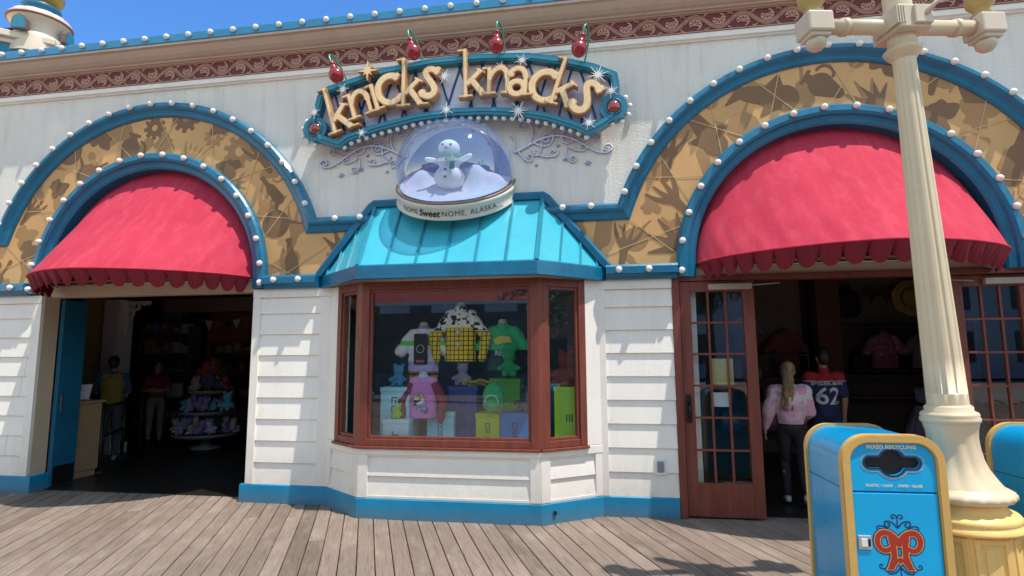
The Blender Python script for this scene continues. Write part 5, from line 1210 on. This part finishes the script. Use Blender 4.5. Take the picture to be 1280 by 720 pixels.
# round display of plush toys
ds = thing('display_stand', 'round three-tier toy display on a fluted pedestal, left shop', 'display stand', (-7.42, 3.4, .012))
DSM = paint('stand_grey', (.17, .16, .16), .5, .1)
for r, z in ((.58, .26), (.47, .66), (.36, 1.04)):
    q = MB(); q.lathe([(.03, z-.05), (r-.06, z-.04), (r, z-.01), (r+.01, z+.03), (r-.015, z+.035), (r-.02, z+.005), (.03, z)], 40); q.build('tier', DSM, ds)
q = MB(); q.lathe([(.26, 0), (.26, .03), (.11, .06), (.09, .20), (.06, .24), (.05, 1.5), (.06, 1.55), (1e-3, 1.6)], 32, rad=lambda a, z: 1+.06*math.cos(10*a)); q.build('pedestal', DSM, ds)
toyA = blob([ell((0, 0, .055), (.05, .045, .055)), ell((0, -.005, .135), (.045, .042, .042)), ell((.035, 0, .175), (.017, .01, .02)), ell((-.035, 0, .175), (.017, .01, .02)), cap((.04, -.02, .07), (.065, -.045, .055), .016), cap((-.04, -.02, .07), (-.065, -.045, .055), .016), cap((.025, -.03, .02), (.03, -.07, .018), .019), cap((-.025, -.03, .02), (-.03, -.07, .018), .019)], .0095, 2, [], 'plush')
def plush(label, group, p, m, sc=1.0, rz=0.0):
    me = toyA.copy(); me.materials.clear(); me.materials.append(m); o = link('plush_toy', me, None, p, (0, 0, rz)); o.scale = (sc,)*3; return tag(o, label, 'plush toy', group)
PLM = [paint('plush_%d' % k, tuple(x*.8 for x in c), .9, .25, 30, .5, 80) for k, c in enumerate(((.30, .28, .50), (.42, .40, .55), (.10, .35, .45), (.24, .18, .42), (.35, .06, .07), (.16, .15, .15), (.40, .30, .24), (.08, .09, .16)))]
for r, z, n, pal, lab, g in ((.49, .30, 15, (0, 1, 3, 6), 'small violet or cream plush toy round the lowest tier of the toy display', 'plush toys on the lowest tier'), (.38, .70, 12, (3, 3, 0, 2), 'small purple or teal plush toy round the middle tier of the toy display', 'plush toys on the middle tier'), (.27, 1.08, 10, (4, 5, 4, 6, 7), 'small red or black plush toy round the top tier of the toy display', 'plush toys on the top tier'), (.12, 1.24, 6, (4, 5, 4), 'small red or black plush toy heaped at the very top of the toy display', 'plush toys heaped at the top')):
    for k in range(n*2):
        a = 2*PI*k/(n*2)+z+r_.uniform(-.1, .1); rr = r*(1 if k % 2 else .74)+r_.uniform(-.03, .02)
        o = plush(lab, g, (-7.42+rr*math.cos(a), 3.4+rr*math.sin(a), z+(.015 if k % 2 else .075)+(0 if z < 1.2 else r_.uniform(0, .14))), PLM[pal[r_.randrange(len(pal))]], r_.uniform(.95, 1.5), a+PI/2+r_.uniform(-.9, .9))
        o.rotation_euler = (r_.uniform(-.35, .25), r_.uniform(-.35, .35), o.rotation_euler.z)
plush('big teal plush toy leaning on the right side of the round toy display', None, (-6.80, 3.1, .73), PLM[2], 1.9, .3)
bn = thing('pennant_banner', 'string of dark and cream pennants hung under the beam in the left shop', 'banner', (-8.1, 5.4, 2.62))
q = MB(); q.tube([(-1.3+.13*k, 0, -.10*math.sin(PI*((k/20*2) % 1))) for k in range(21)], .008, 5); q.build('string', paint('cord', (.3, .27, .22), .8), bn)
for k in range(11):
    x = -1.18+.235*k; z = -.10*math.sin(PI*(((x+1.3)/2.6*2) % 1)); q = MB(); q.prism([(x-.10, z), (x+.10, z), (x, z-.24)], -.004, .004); q.build('pennant', [paint('pennant_a', (.06, .055, .06), .8), paint('pennant_b', (.75, .66, .55), .8), paint('pennant_c', (.5, .12, .12), .8)][k % 3], bn)
def backpack(label, loc, m, sc=1.0, rz=0, mk='backpack'):
    t = thing(mk, label, 'backpack', loc, rz); t.scale = (sc,)*3
    link('pack', blob([ell((0, 0, .20), (.155, .09, .20)), ell((0, 0, .10), (.16, .095, .11))], .014, 3, m, 'pack'), t)
    link('pocket', blob([ell((0, -.085, .12), (.115, .045, .095))], .011, 2, m, 'pocket'), t)
    q = MB()
    for s in (-1, 1): q.tube(bez([(s*.06, .05, .38), (s*.13, .16, .30), (s*.13, .15, .08), (s*.10, .06, .04)], 12), .014, 6, sc=(1, .6))
    q.tube(bez([(-.04, .02, .39), (-.03, .02, .47), (.03, .02, .47), (.04, .02, .39)], 8), .011, 6); q.build('strap', m, t); return t
backpack('black backpack hung high on the red board wall, left shop', (-8.05, 5.78, 1.95), paint('pack_black', (.022, .022, .026), .7), 1.25)

# ------------------------------------------------------------------ right shop
box_part('interior_column', paint('brown_pillar', (.20, .075, .05), .6, .15), (3.50, 3.86, 3.6, 3.9, 0, 3.1))
box_part('interior_panel', paint('merch_panel', (.26, .20, .165), .7, .12), (2.15, 3.45, 4.22, 4.29, 1.5, 3.0)); box_part('interior_panel', MATS['merch_panel'], (3.9, 5.9, 4.22, 4.29, 2.15, 3.0))
shelf_unit('shelf_unit', 'low shelf of small gifts in the right shop, left of the walking person', (2.55, 3.98, .012), 1.7, 1.7, (.4, .85, 1.25, 1.65))
shelf_unit('shelf_unit', 'wide dark shelf of bags and caps on the right shop back wall', (4.95, 4.0, .012), 2.0, 2.2, (.35, .95, 1.3, 2.1))
for k, (x, z, w_, h, c) in enumerate(((2.0, 1.29, .16, .22, 0), (2.25, 1.29, .12, .30, 4), (2.55, 1.29, .20, .16, 3), (2.05, .89, .24, .24, 0), (2.45, .89, .22, .28, 0), (2.75, .89, .18, .22, 5), (3.1, .89, .2, .25, 2), (2.1, .44, .3, .28, 1), (2.7, .44, .3, .26, 0), (3.0, 1.29, .15, .25, 1))):
    q = MB(); q.bbox(x-w_/2, x+w_/2, 3.80, 3.98, z, z+h, .012, 0); q.box(x-w_/2+.03, x+w_/2-.03, 3.797, 3.7985, z+h*.35, z+h*.75, 1)
    tag(q.build('gift_box', [paint('box_%d' % c, hue(c), .5, .2), MATS['box_label']]), 'small gift box on the low shelf behind the person in pink', 'gift box', 'gifts on the low shelf')
backpack('black backpack hanging high on the right shop wall, right of the brown pillar', (4.13, 3.95, 2.30), MATS['pack_black'], 1.25)
for k, x in enumerate((4.25, 4.55, 4.85, 5.15, 5.45)):
    backpack('dark backpack in the row on the wide shelf of the right shop', (x, 3.95, 1.335), paint('dim_pack_%d' % (k % 3), ((.03, .03, .034), (.06, .03, .035), (.03, .035, .05))[k % 3], .7), .95).__setitem__('group', 'row of dark backpacks')
ht = thing('straw_hat', 'yellow straw sun hat hung flat on the right shop wall, beside the lamp post', 'hat', (5.10, 3.92, 2.62)); T = Matrix.Rotation(PI/2, 4, 'X')
STR = paint('straw', (.62, .42, .14), .8, .2, 20, .4, 60)
q = MB(); q.lathe([(.30, 0), (.29, .015), (.17, .02)], 40, T, rad=lambda a, z: 1+.03*math.sin(7*a), caps=False); q.build('brim', STR, ht)
q = MB(); q.lathe([(.17, .02), (.165, .07), (.14, .12), (.06, .145), (1e-4, .15)], 32, T, caps=False); q.build('crown', STR, ht)
q = MB(); q.lathe([(.172, .024), (.172, .05), (.168, .052)], 32, T, caps=False); q.build('ribbon', BLACK, ht)
hb = thing('headband', 'dark red headband with a bow and round ears on the right shop wall', 'headband', (4.62, 3.98, 2.55))
q = MB(); q.tube(arc_ := [(.13*math.cos(a), 0, .13*math.sin(a)) for a in np.linspace(-.3, PI+.3, 20)], .014, 6); q.build('band', BLACK, hb)
q = MB(); q.sphere((-.15, 0, .17), (.09, .025, .09), 8); q.sphere((.15, 0, .17), (.09, .025, .09), 8); q.sphere((-.05, -.02, .16), (.05, .03, .035), 6); q.sphere((.05, -.02, .16), (.05, .03, .035), 6); q.build('ears', paint('dim_red_cloth', (.13, .015, .025), .7), hb)
def hem_cut(me, z):
    """a straight hem instead of a rounded one"""
    bm = bmesh.new(); bm.from_mesh(me); bmesh.ops.bisect_plane(bm, geom=bm.verts[:]+bm.edges[:]+bm.faces[:], plane_co=(0, 0, z), plane_no=(0, 0, -1), clear_outer=True); bm.to_mesh(me); bm.free(); return me
def garment(name, label, loc, rz, m, sc=1.0, sleeve='short', cat='shirt', group=None, width=1.0, length=.62, m_sl=None, hanger=True, open_arm=.16, mann=False):
    t = thing(name, label, cat, loc, rz, group); t.scale = (sc,)*3; L = length
    b_ = [ell((0, 0, -.16), (.19*width, .09, .14))]+[ell((0, 0, -.16-(L-.27)*k/5), ((.19+.002*k)*width, .092+.003*k, .13)) for k in range(1, 6)]+[ cap((-.14*width, 0, -.06), (.14*width, 0, -.06), .062), cap((0, 0, -.05), (0, 0, .0), .085, .07)]
    sl = []
    for s in (-1, 1):
        if sleeve == 'short': sl += [cap((s*.16*width, 0, -.09), (s*(.25*width+open_arm*.2), -.01, -.27), .074, .070)]
        elif sleeve == 'long': sl += [cap((s*.15*width, 0, -.10), (s*(.235*width+open_arm*.25), -.01, -.32), .066, .062), cap((s*(.235*width+open_arm*.25), -.01, -.32), (s*(.235*width+open_arm*.12), -.06, -.56), .066, .045)]
    if m_sl is None: link('cloth', hem_cut(wrinkle(blob(b_+sl, .0115, 5, m, 'cloth'), .009), -L+.085), t)
    else:
        link('cloth', hem_cut(wrinkle(blob(b_, .0115, 5, m, 'cloth'), .009), -L+.085), t)
        link('sleeve', wrinkle(blob(sl[:len(sl)//2], .0115, 3, m_sl, 'sleeve'), .009), t); link('sleeve', wrinkle(blob(sl[len(sl)//2:], .0115, 3, m_sl, 'sleeve'), .009), t)
    if mann:
        q = MB(); q.lathe([(.062, -.02), (.055, .03), (.052, .07), (.03, .085), (1e-4, .088)], 20, caps=False); q.build('neck_form', paint('form_cream', (.50, .44, .38), .6), t)
    elif hanger:
        q = MB(); q.tube([(0, 0, .0), (0, 0, .06), (.02, 0, .09), (0, 0, .11), (-.02, 0, .09)], .004, 6); q.build('hanger_hook', STEEL, t)
    return t
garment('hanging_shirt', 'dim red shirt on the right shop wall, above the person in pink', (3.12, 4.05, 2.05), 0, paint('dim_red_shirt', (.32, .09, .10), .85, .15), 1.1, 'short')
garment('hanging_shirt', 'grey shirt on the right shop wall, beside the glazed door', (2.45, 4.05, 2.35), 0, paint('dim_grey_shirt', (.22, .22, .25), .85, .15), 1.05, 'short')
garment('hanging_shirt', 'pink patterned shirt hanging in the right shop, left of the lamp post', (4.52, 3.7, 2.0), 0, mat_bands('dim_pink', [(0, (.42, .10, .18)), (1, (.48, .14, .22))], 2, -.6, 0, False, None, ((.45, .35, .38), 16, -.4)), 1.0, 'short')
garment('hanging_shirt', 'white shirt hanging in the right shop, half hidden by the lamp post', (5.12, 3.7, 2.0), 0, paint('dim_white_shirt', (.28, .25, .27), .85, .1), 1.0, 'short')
tt = thing('hanging_dress', 'lavender dress with a gathered skirt low on the right shop rack, left of the lamp', 'dress', (4.98, 3.55, 1.12))
DRS = paint('lavender_cloth', (.36, .32, .46), .8, .15, 6)
link('bodice', blob([ell((0, 0, -.10), (.14, .08, .14)), cap((-.1, 0, -.01), (.1, 0, -.01), .05)], .0125, 2, DRS, 'bodice'), tt)
q = MB(); q.lathe([(.13, -.22), (.20, -.40), (.27, -.62), (.31, -.82)], 72, rad=lambda a, z: 1+.08*math.sin(14*a)*min(1, (-z-.2)*2), caps=False); q.build('skirt', DRS, tt)
q = MB(); q.lathe([(.135, -.20), (.14, -.235), (.132, -.24)], 30, caps=False); q.build('belt', BLACK, tt)

# ------------------------------------------------------------------ bay window display (deck top at z .72)
def carton(label, x0, x1, y0, y1, z0, z1, c, marks=4, ink=(.012, .016, .03), col=.5, tall=True, seed=0):
    t = thing('toy_box', label, 'box', ((x0+x1)/2, (y0+y1)/2, z0)); w_, d, h = (x1-x0)/2, (y1-y0)/2, z1-z0
    q = MB(); q.bbox(-w_, w_, -d, d, 0, h-.035, .006); q.build('carton', paint('carton_%.2f_%.2f_%.2f' % c, c, .45, .06, 4), t)
    q = MB(); q.bbox(-w_-.006, w_+.006, -d-.006, d+.006, h-.05, h, .006); q.build('lid', MATS['carton_%.2f_%.2f_%.2f' % c], t)
    r = random.Random(seed); q = MB(); cx = (col-.5)*2*w_*.6 if marks > 1 else 0
    for k in range(marks):
        z = .06+(h-.16)*(k+.5)/marks; s = min(.040, (h-.16)/marks*.40); kind = r.randrange(4); y = -d-.0015
        def bar(a, b, c_, e): q.box(cx+a*s, cx+b*s, y, y+.001, z+c_*s, z+e*s)
        if kind == 0: bar(-1, -.7, -1, 1); bar(.7, 1, -1, 1); bar(-.7, .7, .7, 1); bar(-.7, .7, -1, -.7)
        elif kind == 1: bar(-1, 1, -.15, .15); bar(-1, -.7, .15, 1); bar(.7, 1, -1, -.15)
        elif kind == 2: bar(-.9, -.6, -1, 1); bar(-.1, .2, -1, 1); bar(.6, .9, -1, 1)
        else: bar(-1, -.7, -1, 1); bar(-.7, 1, .7, 1); bar(.1, .4, -1, .2)
    q.build('printed_marks', paint('carton_ink', ink, .5), t); return t
LB = (.34, .66, .74); NV = (.02, .045, .20); YG = (.50, .54, .03); BL = (.02, .20, .52); GN = (.13, .45, .05); LM = (.36, .64, .02)
carton('light blue printed box at the left end of the window display', -2.50, -2.16, -.22, .12, .72, 1.36, LB, 5, seed=1)
carton('small light blue box under the pink sweatshirt in the window display', -1.99, -1.68, -.10, .20, .72, 1.08, LB, 3, seed=2)
carton('tall navy printed box in the middle of the window display', -1.77, -1.43, -.02, .30, .72, 1.36, NV, 5, (.4, .45, .55), seed=3)
carton('yellow-green printed box between the navy and blue boxes, window display', -1.42, -1.15, -.12, .16, .72, 1.07, YG, 3, seed=4)
carton('blue printed box at the right of the large window pane', -1.14, -.82, -.14, .16, .72, 1.08, BL, 3, (.4, .5, .6), seed=5)
carton('dark green box standing behind the yellow-green and blue boxes, window display', -1.33, -.97, .20, .46, .72, 1.44, GN, 0, seed=6)
carton('tall lime green box behind the right-hand side pane', -.55, -.22, -.05, .30, .72, 1.36, LM, 1, (.5, .4, .02), seed=7)
carton('small pale box with a lid, resting in front of the left light blue box', -2.42, -2.12, -.34, -.225, .72, 1.02, (.42, .62, .66), 1, seed=8)
yl = mat_bands('yellow_plaid', [(0, (.80, .56, .02)), (.68, (.80, .78, .74)), (1, (.80, .78, .74))], 2, -.66, 0, True, ((.07, .05, .012), 19, -.215), ((.015, .014, .014), 13, -.205))
ys = mat_bands('yellow_plaid_sleeve', [(0, (.80, .56, .02)), (.62, (.80, .78, .74)), (1, (.80, .78, .74))], 2, -.66, 0, True, ((.07, .05, .012), 19, -.255), ((.015, .014, .014), 13, -.245))
t = garment('display_shirt', 'yellow plaid shirt with cow-spotted shoulders, centre of the shop window', (-1.66, .12, 2.25), 0, yl, 1.02, 'long', width=.94, m_sl=ys, length=.68, open_arm=.36, mann=True)
q = MB(); q.sphere((0, -.115, -.27), (.024, .01, .024), 6); q.sphere((0, -.118, -.40), (.024, .01, .024), 6); q.build('button', paint('button_blue', (.45, .6, .62), .4), t)
wm = mat_bands('white_suit', [(0, (.50, .22, .04)), (.30, (.55, .46, .80)), (.46, (.80, .80, .85)), (.72, (.18, .65, .08)), (.80, (.80, .80, .85)), (1, (.35, .25, .5))], 2, -.72, 0, True, ((.02, .015, .015), 11, -.52))
t = garment('display_shirt', 'white and green jacket over striped orange trousers, left in the shop window', (-2.13, .18, 2.03), 0, wm, 1.0, 'short', length=.80, mann=True)
q = MB(); q.bbox(-.085, .085, -.13, -.10, -.42, -.06, .015, 0); q.sdf(lambda U, V: np.abs(np.hypot(U, V+.24)-.045)-.005, -.08, .08, -.33, -.14, .008, -.1325, -.1305, XZ, 1); q.box(-.05, .05, -.1325, -.1305, -.40, -.37, 2); q.build('print_panel', [BLACK, paint('print_grey', (.35, .35, .4), .6), paint('print_pink', (.45, .08, .2), .6)], t)
gm = mat_bands('green_tee', [(0, (.02, .06, .05)), (.42, (.025, .025, .03)), (.56, (.03, .42, .17)), (1, (.03, .42, .17))], 2, -.66, 0)
t = garment('display_shirt', 'green t-shirt with a black band and yellow print, right in the shop window', (-1.16, .16, 2.05), 0, gm, .96, 'short', mann=True)
q = MB(); q.sdf(lambda U, V: d_fill(U, V, [(-.10, -.17), (-.02, -.12), (.10, -.13), (.13, -.20), (.02, -.21), (-.06, -.23)]), -.16, .16, -.26, -.08, .012, -.112, -.104); q.build('print', paint('print_yellow', (.55, .48, .06), .6), t)
v2, f2 = text2d('REX', .085, bold=.002); q = MB(); q.add([(u, -.116, v-.33) for u, v in v2], f2); q.build('lettering', paint('print_pale', (.45, .50, .50), .6), t)
pm = mat_bands('pink_sweat', [(0, (.35, .62, .78)), (.15, (.58, .19, .48)), (.9, (.62, .25, .50)), (1, (.36, .60, .66))], 2, -.66, .0, True)
t = garment('display_shirt', 'pink sweatshirt with blue hem and a white printed picture, lower left of the window', (-2.02, -.16, 1.47), math.radians(4), pm, .84, 'long', m_sl=paint('dark_red_sleeve', (.20, .02, .04), .85), mann=True)
q = MB(); q.sdf(lambda U, V: np.minimum(np.hypot((U+.03)*1.1, V+.30)-.085-.025*np.sin(9*np.arctan2(V+.3, U)), np.hypot(U-.05, V+.42)-.045), -.16, .16, -.52, -.16, .012, -.122, -.112); q.build('print', mat_bands('toy_print', [(0, (.15, .25, .55)), (.5, (.62, .6, .6)), (.75, (.5, .35, .1)), (1, (.6, .58, .6))], 2, -.5, -.2, True, None, ((.02, .02, .03), 22, -9)), t)
plush('blue and green plush toy sitting on the left light blue box, window display', None, (-2.34, -.08, 1.365), paint('plush_bluegreen', (.06, .22, .36), .9, .4, 20), 1.35, .1)
plush('round green plush toy held before the green t-shirt, window display', None, (-1.06, -.02, 1.47), paint('plush_green', (.02, .26, .09), .9, .2, 20, .5, 60), 1.7, .2)
plush('grey-lilac plush toy on the navy box, centre of the window display', None, (-1.62, .08, 1.365), paint('plush_lilac', (.22, .20, .28), .9, .2, 20), 1.5, 0)
plush('yellow-green plush toy on the small pale box, left of the window display', None, (-2.27, -.28, 1.02), paint('plush_lime', (.30, .50, .03), .9, .2, 20), .9, 0)
plush('dark red plush toy high behind the right-hand side pane', None, (-.42, .12, 1.36), paint('plush_red', (.20, .03, .02), .9, .2, 20), 2.2, -.5)
plush('black and white plush toy at the right edge of the large pane', None, (-.86, -.02, 1.085), paint('plush_mono', (.10, .10, .11), .9, .8, 9), 1.6, -.3)
bp_ = backpack('green dome-shaped backpack hanging before the blue box, window display', (-1.20, -.22, 1.10), paint('green_pack', (.03, .32, .10), .6, .15), .78)
q = MB(); q.tube([(.09*math.cos(a), -.135, .14+.10*math.sin(a)) for a in np.linspace(-.2, PI+.2, 16)], .010, 6); q.build('piping', paint('pale_piping', (.35, .55, .58), .5), bp_)
fl = thing('paper_ruff', 'yellow curled paper trim draped between the navy and green boxes, window display', 'trim', (-1.42, .0, 1.40))
q = MB()
for k in range(14): q.tube(spiral(.0, 0, .03, .012, 40*k, 40*k+300, 10) and [(-.19+.028*k+.03*math.cos(a), -.02*math.sin(3*a), .03*math.sin(a)+.012*math.sin(k)) for a in np.linspace(0, 4.5, 10)], .006, 5)
q.build('curl', paint('paper_yellow', (.50, .40, .03), .7), fl)

# ------------------------------------------------------------------ across the promenade: seen only as reflections in the glass
pv = thing('pavilion', 'red-roofed white pavilion across the promenade, seen reflected in the shop window', 'pavilion', (-9.0, -17.5, 0))
q = MB(); q.prism([(-7, 0), (7, 0), (.8, 2.4), (-6.0, 2.4)], 0, .02, lambda u, v, w: (u, 2.3-v*.95+w, 3.75+v*.9)); q.build('roof', paint('red_roof', (.55, .11, .09), .7, .2, 3), pv)
q = MB(); q.box(-7.1, 7.1, 2.2, 2.4, 3.62, 3.74); q.build('fascia', WHITE, pv)
q = MB(); q.box(-6.6, 6.6, -1.5, -1.3, 0, 3.6); q.build('wall', paint('blue_grey_wall', (.16, .20, .24), .7, .3, 1.5), pv)
for k in (0, 3, 6): q = MB(); q.lathe([(.18, 0), (.18, .3), (.11, .35), (.10, 3.3), (.17, 3.5)], 16, Matrix.Translation((-6.3+2.1*k, 2.1, 0))); q.build('column', WHITE, pv)
for k in range(6): q = MB(); q.box(-5.8+2.1*k, -4.7+2.1*k, -1.29, -1.25, .9, 2.6); q.build('window', paint('dim_pane', (.04, .06, .08), .2), pv)
def tree(label, loc, h, seed):
    t = thing('tree', label, 'tree', loc); r = random.Random(seed); q = MB(); q.tube([(0, 0, 0), (.1, 0, h*.3), (.05, .1, h*.6)], [.22, .17, .08], 10)
    for k in range(6): a = k*1.05; q.tube([(.08, .03, h*.4), (.6*math.cos(a), .6*math.sin(a), h*.6), (1.1*math.cos(a), 1.1*math.sin(a), h*.75)], [.08, .05, .02], 6)
    q.build('trunk', paint('bark', (.10, .075, .055), .9, .3, 6, .5, 20), t)
    q = MB(); cl_ = [(r.gauss(0, .8), r.gauss(0, .8), h*.72+r.gauss(0, h*.11), r.uniform(.4, .8)) for _ in range(26)]
    for _ in range(5200):
        c = r.choice(cl_); d = Vector((r.gauss(0, 1), r.gauss(0, 1), r.gauss(0, .8))).normalized()*c[3]*r.uniform(.5, 1.05); p = Vector(c[:3])+d
        a = Vector((r.gauss(0, 1), r.gauss(0, 1), r.gauss(0, 1))).normalized(); b = a.orthogonal().normalized(); s = r.uniform(.06, .12); q.add([p-a*s, p+b*s*.5, p+a*s, p-b*s*.5], [(0, 1, 2, 3)])
    q.build('crown', mat_leaves('leaves', (.035, .07, .02), (.09, .13, .04)), t)
tree('green tree across the promenade, seen reflected in the right of the shop window', (-1.7, -17.5, 0), 7.5, 4)
tree('tall green tree across the promenade, seen reflected in the side pane', (4.5, -19, 0), 8.5, 9)
bpy.data.meshes.remove(toyA)

hb_ = thing('long_building', 'long pale blue building far across the promenade, seen only reflected in the door glass', 'building', (8, -34, 0))
q = MB(); q.box(-48, 48, -4, 0, 0, 7.5); q.build('wall', paint('pale_blue_wall', (.42, .52, .60), .7, .2, .3), hb_)
q = MB(); q.prism([(-49, 7.5), (49, 7.5), (47, 10), (-47, 10)], -3.5, .4, XZ); q.build('roof', paint('slate_roof', (.16, .18, .22), .7, .2, 1), hb_)
for k in range(24):
    q = MB(); q.box(-46+4*k, -44.4+4*k, .003, .05, 1.0, 3.0); q.box(-46+4*k, -44.4+4*k, .003, .05, 4.4, 6.3); q.build('window', MATS['dim_pane'], hb_)
for x, lab in ((6.2, 'white market umbrella across the promenade, seen reflected in the right-hand door glass'), (1.2, 'white market umbrella across the promenade, seen reflected in the left door leaf')):
    u_ = thing('parasol', lab, 'parasol', (x, -12.2, 0)); q = MB(); q.lathe([(1.5, 2.15), (1.48, 2.3), (.8, 2.65), (.05, 2.95)], 8, caps=False, smooth=False); q.build('canopy', paint('parasol_white', (.70, .68, .62), .8), u_)
    q = MB(); q.tube([(0, 0, 0), (0, 0, 2.9)], .03, 8); q.build('pole', STEEL, u_)

q = MB(); r_h = random.Random(8); n = 90
vs = []
for k in range(n+1):
    an = PI+PI*k/n; h = 9+5*math.sin(an*5)+3*math.sin(an*13+1)+r_h.uniform(-.6, .6)
    for rr, zz in ((150, -.5), (165, h*.55), (190, h), (230, h*1.05)): vs.append((rr*math.cos(an), rr*math.sin(an), zz))
q.add(vs, [(k*4+j, k*4+4+j, k*4+5+j, k*4+1+j) for k in range(n) for j in range(3)], 0, None, True)
tag(q.build('hills', paint('far_hills', (.20, .22, .20), .95, .3, .05)), kind='structure')

nb_ = thing('neighbour_building', 'grey stone-fronted building down the promenade, seen reflected in the side pane', 'building', (24, -14, 0), math.radians(-62))
q = MB(); q.box(-9, 9, 0, 5, 0, 5.0); q.build('wall', paint('stone_wall', (.26, .235, .21), .9, .45, 1.2, .6, 6), nb_)
q = MB(); q.prism([(-9.5, 5), (9.5, 5), (8, 6.6), (-8, 6.6)], -.4, 5.4, XZ); q.build('roof', paint('teal_roof', (.05, .20, .24), .6, .2, 2), nb_)
for k in range(5): q = MB(); q.box(-7.6+3.4*k, -6.0+3.4*k, -.05, -.003, .9, 2.6); q.build('window', MATS['dim_pane'], nb_)
tree('green tree down the promenade, seen reflected low in the side pane', (15.5, -9.5, 0), 5.2, 12)
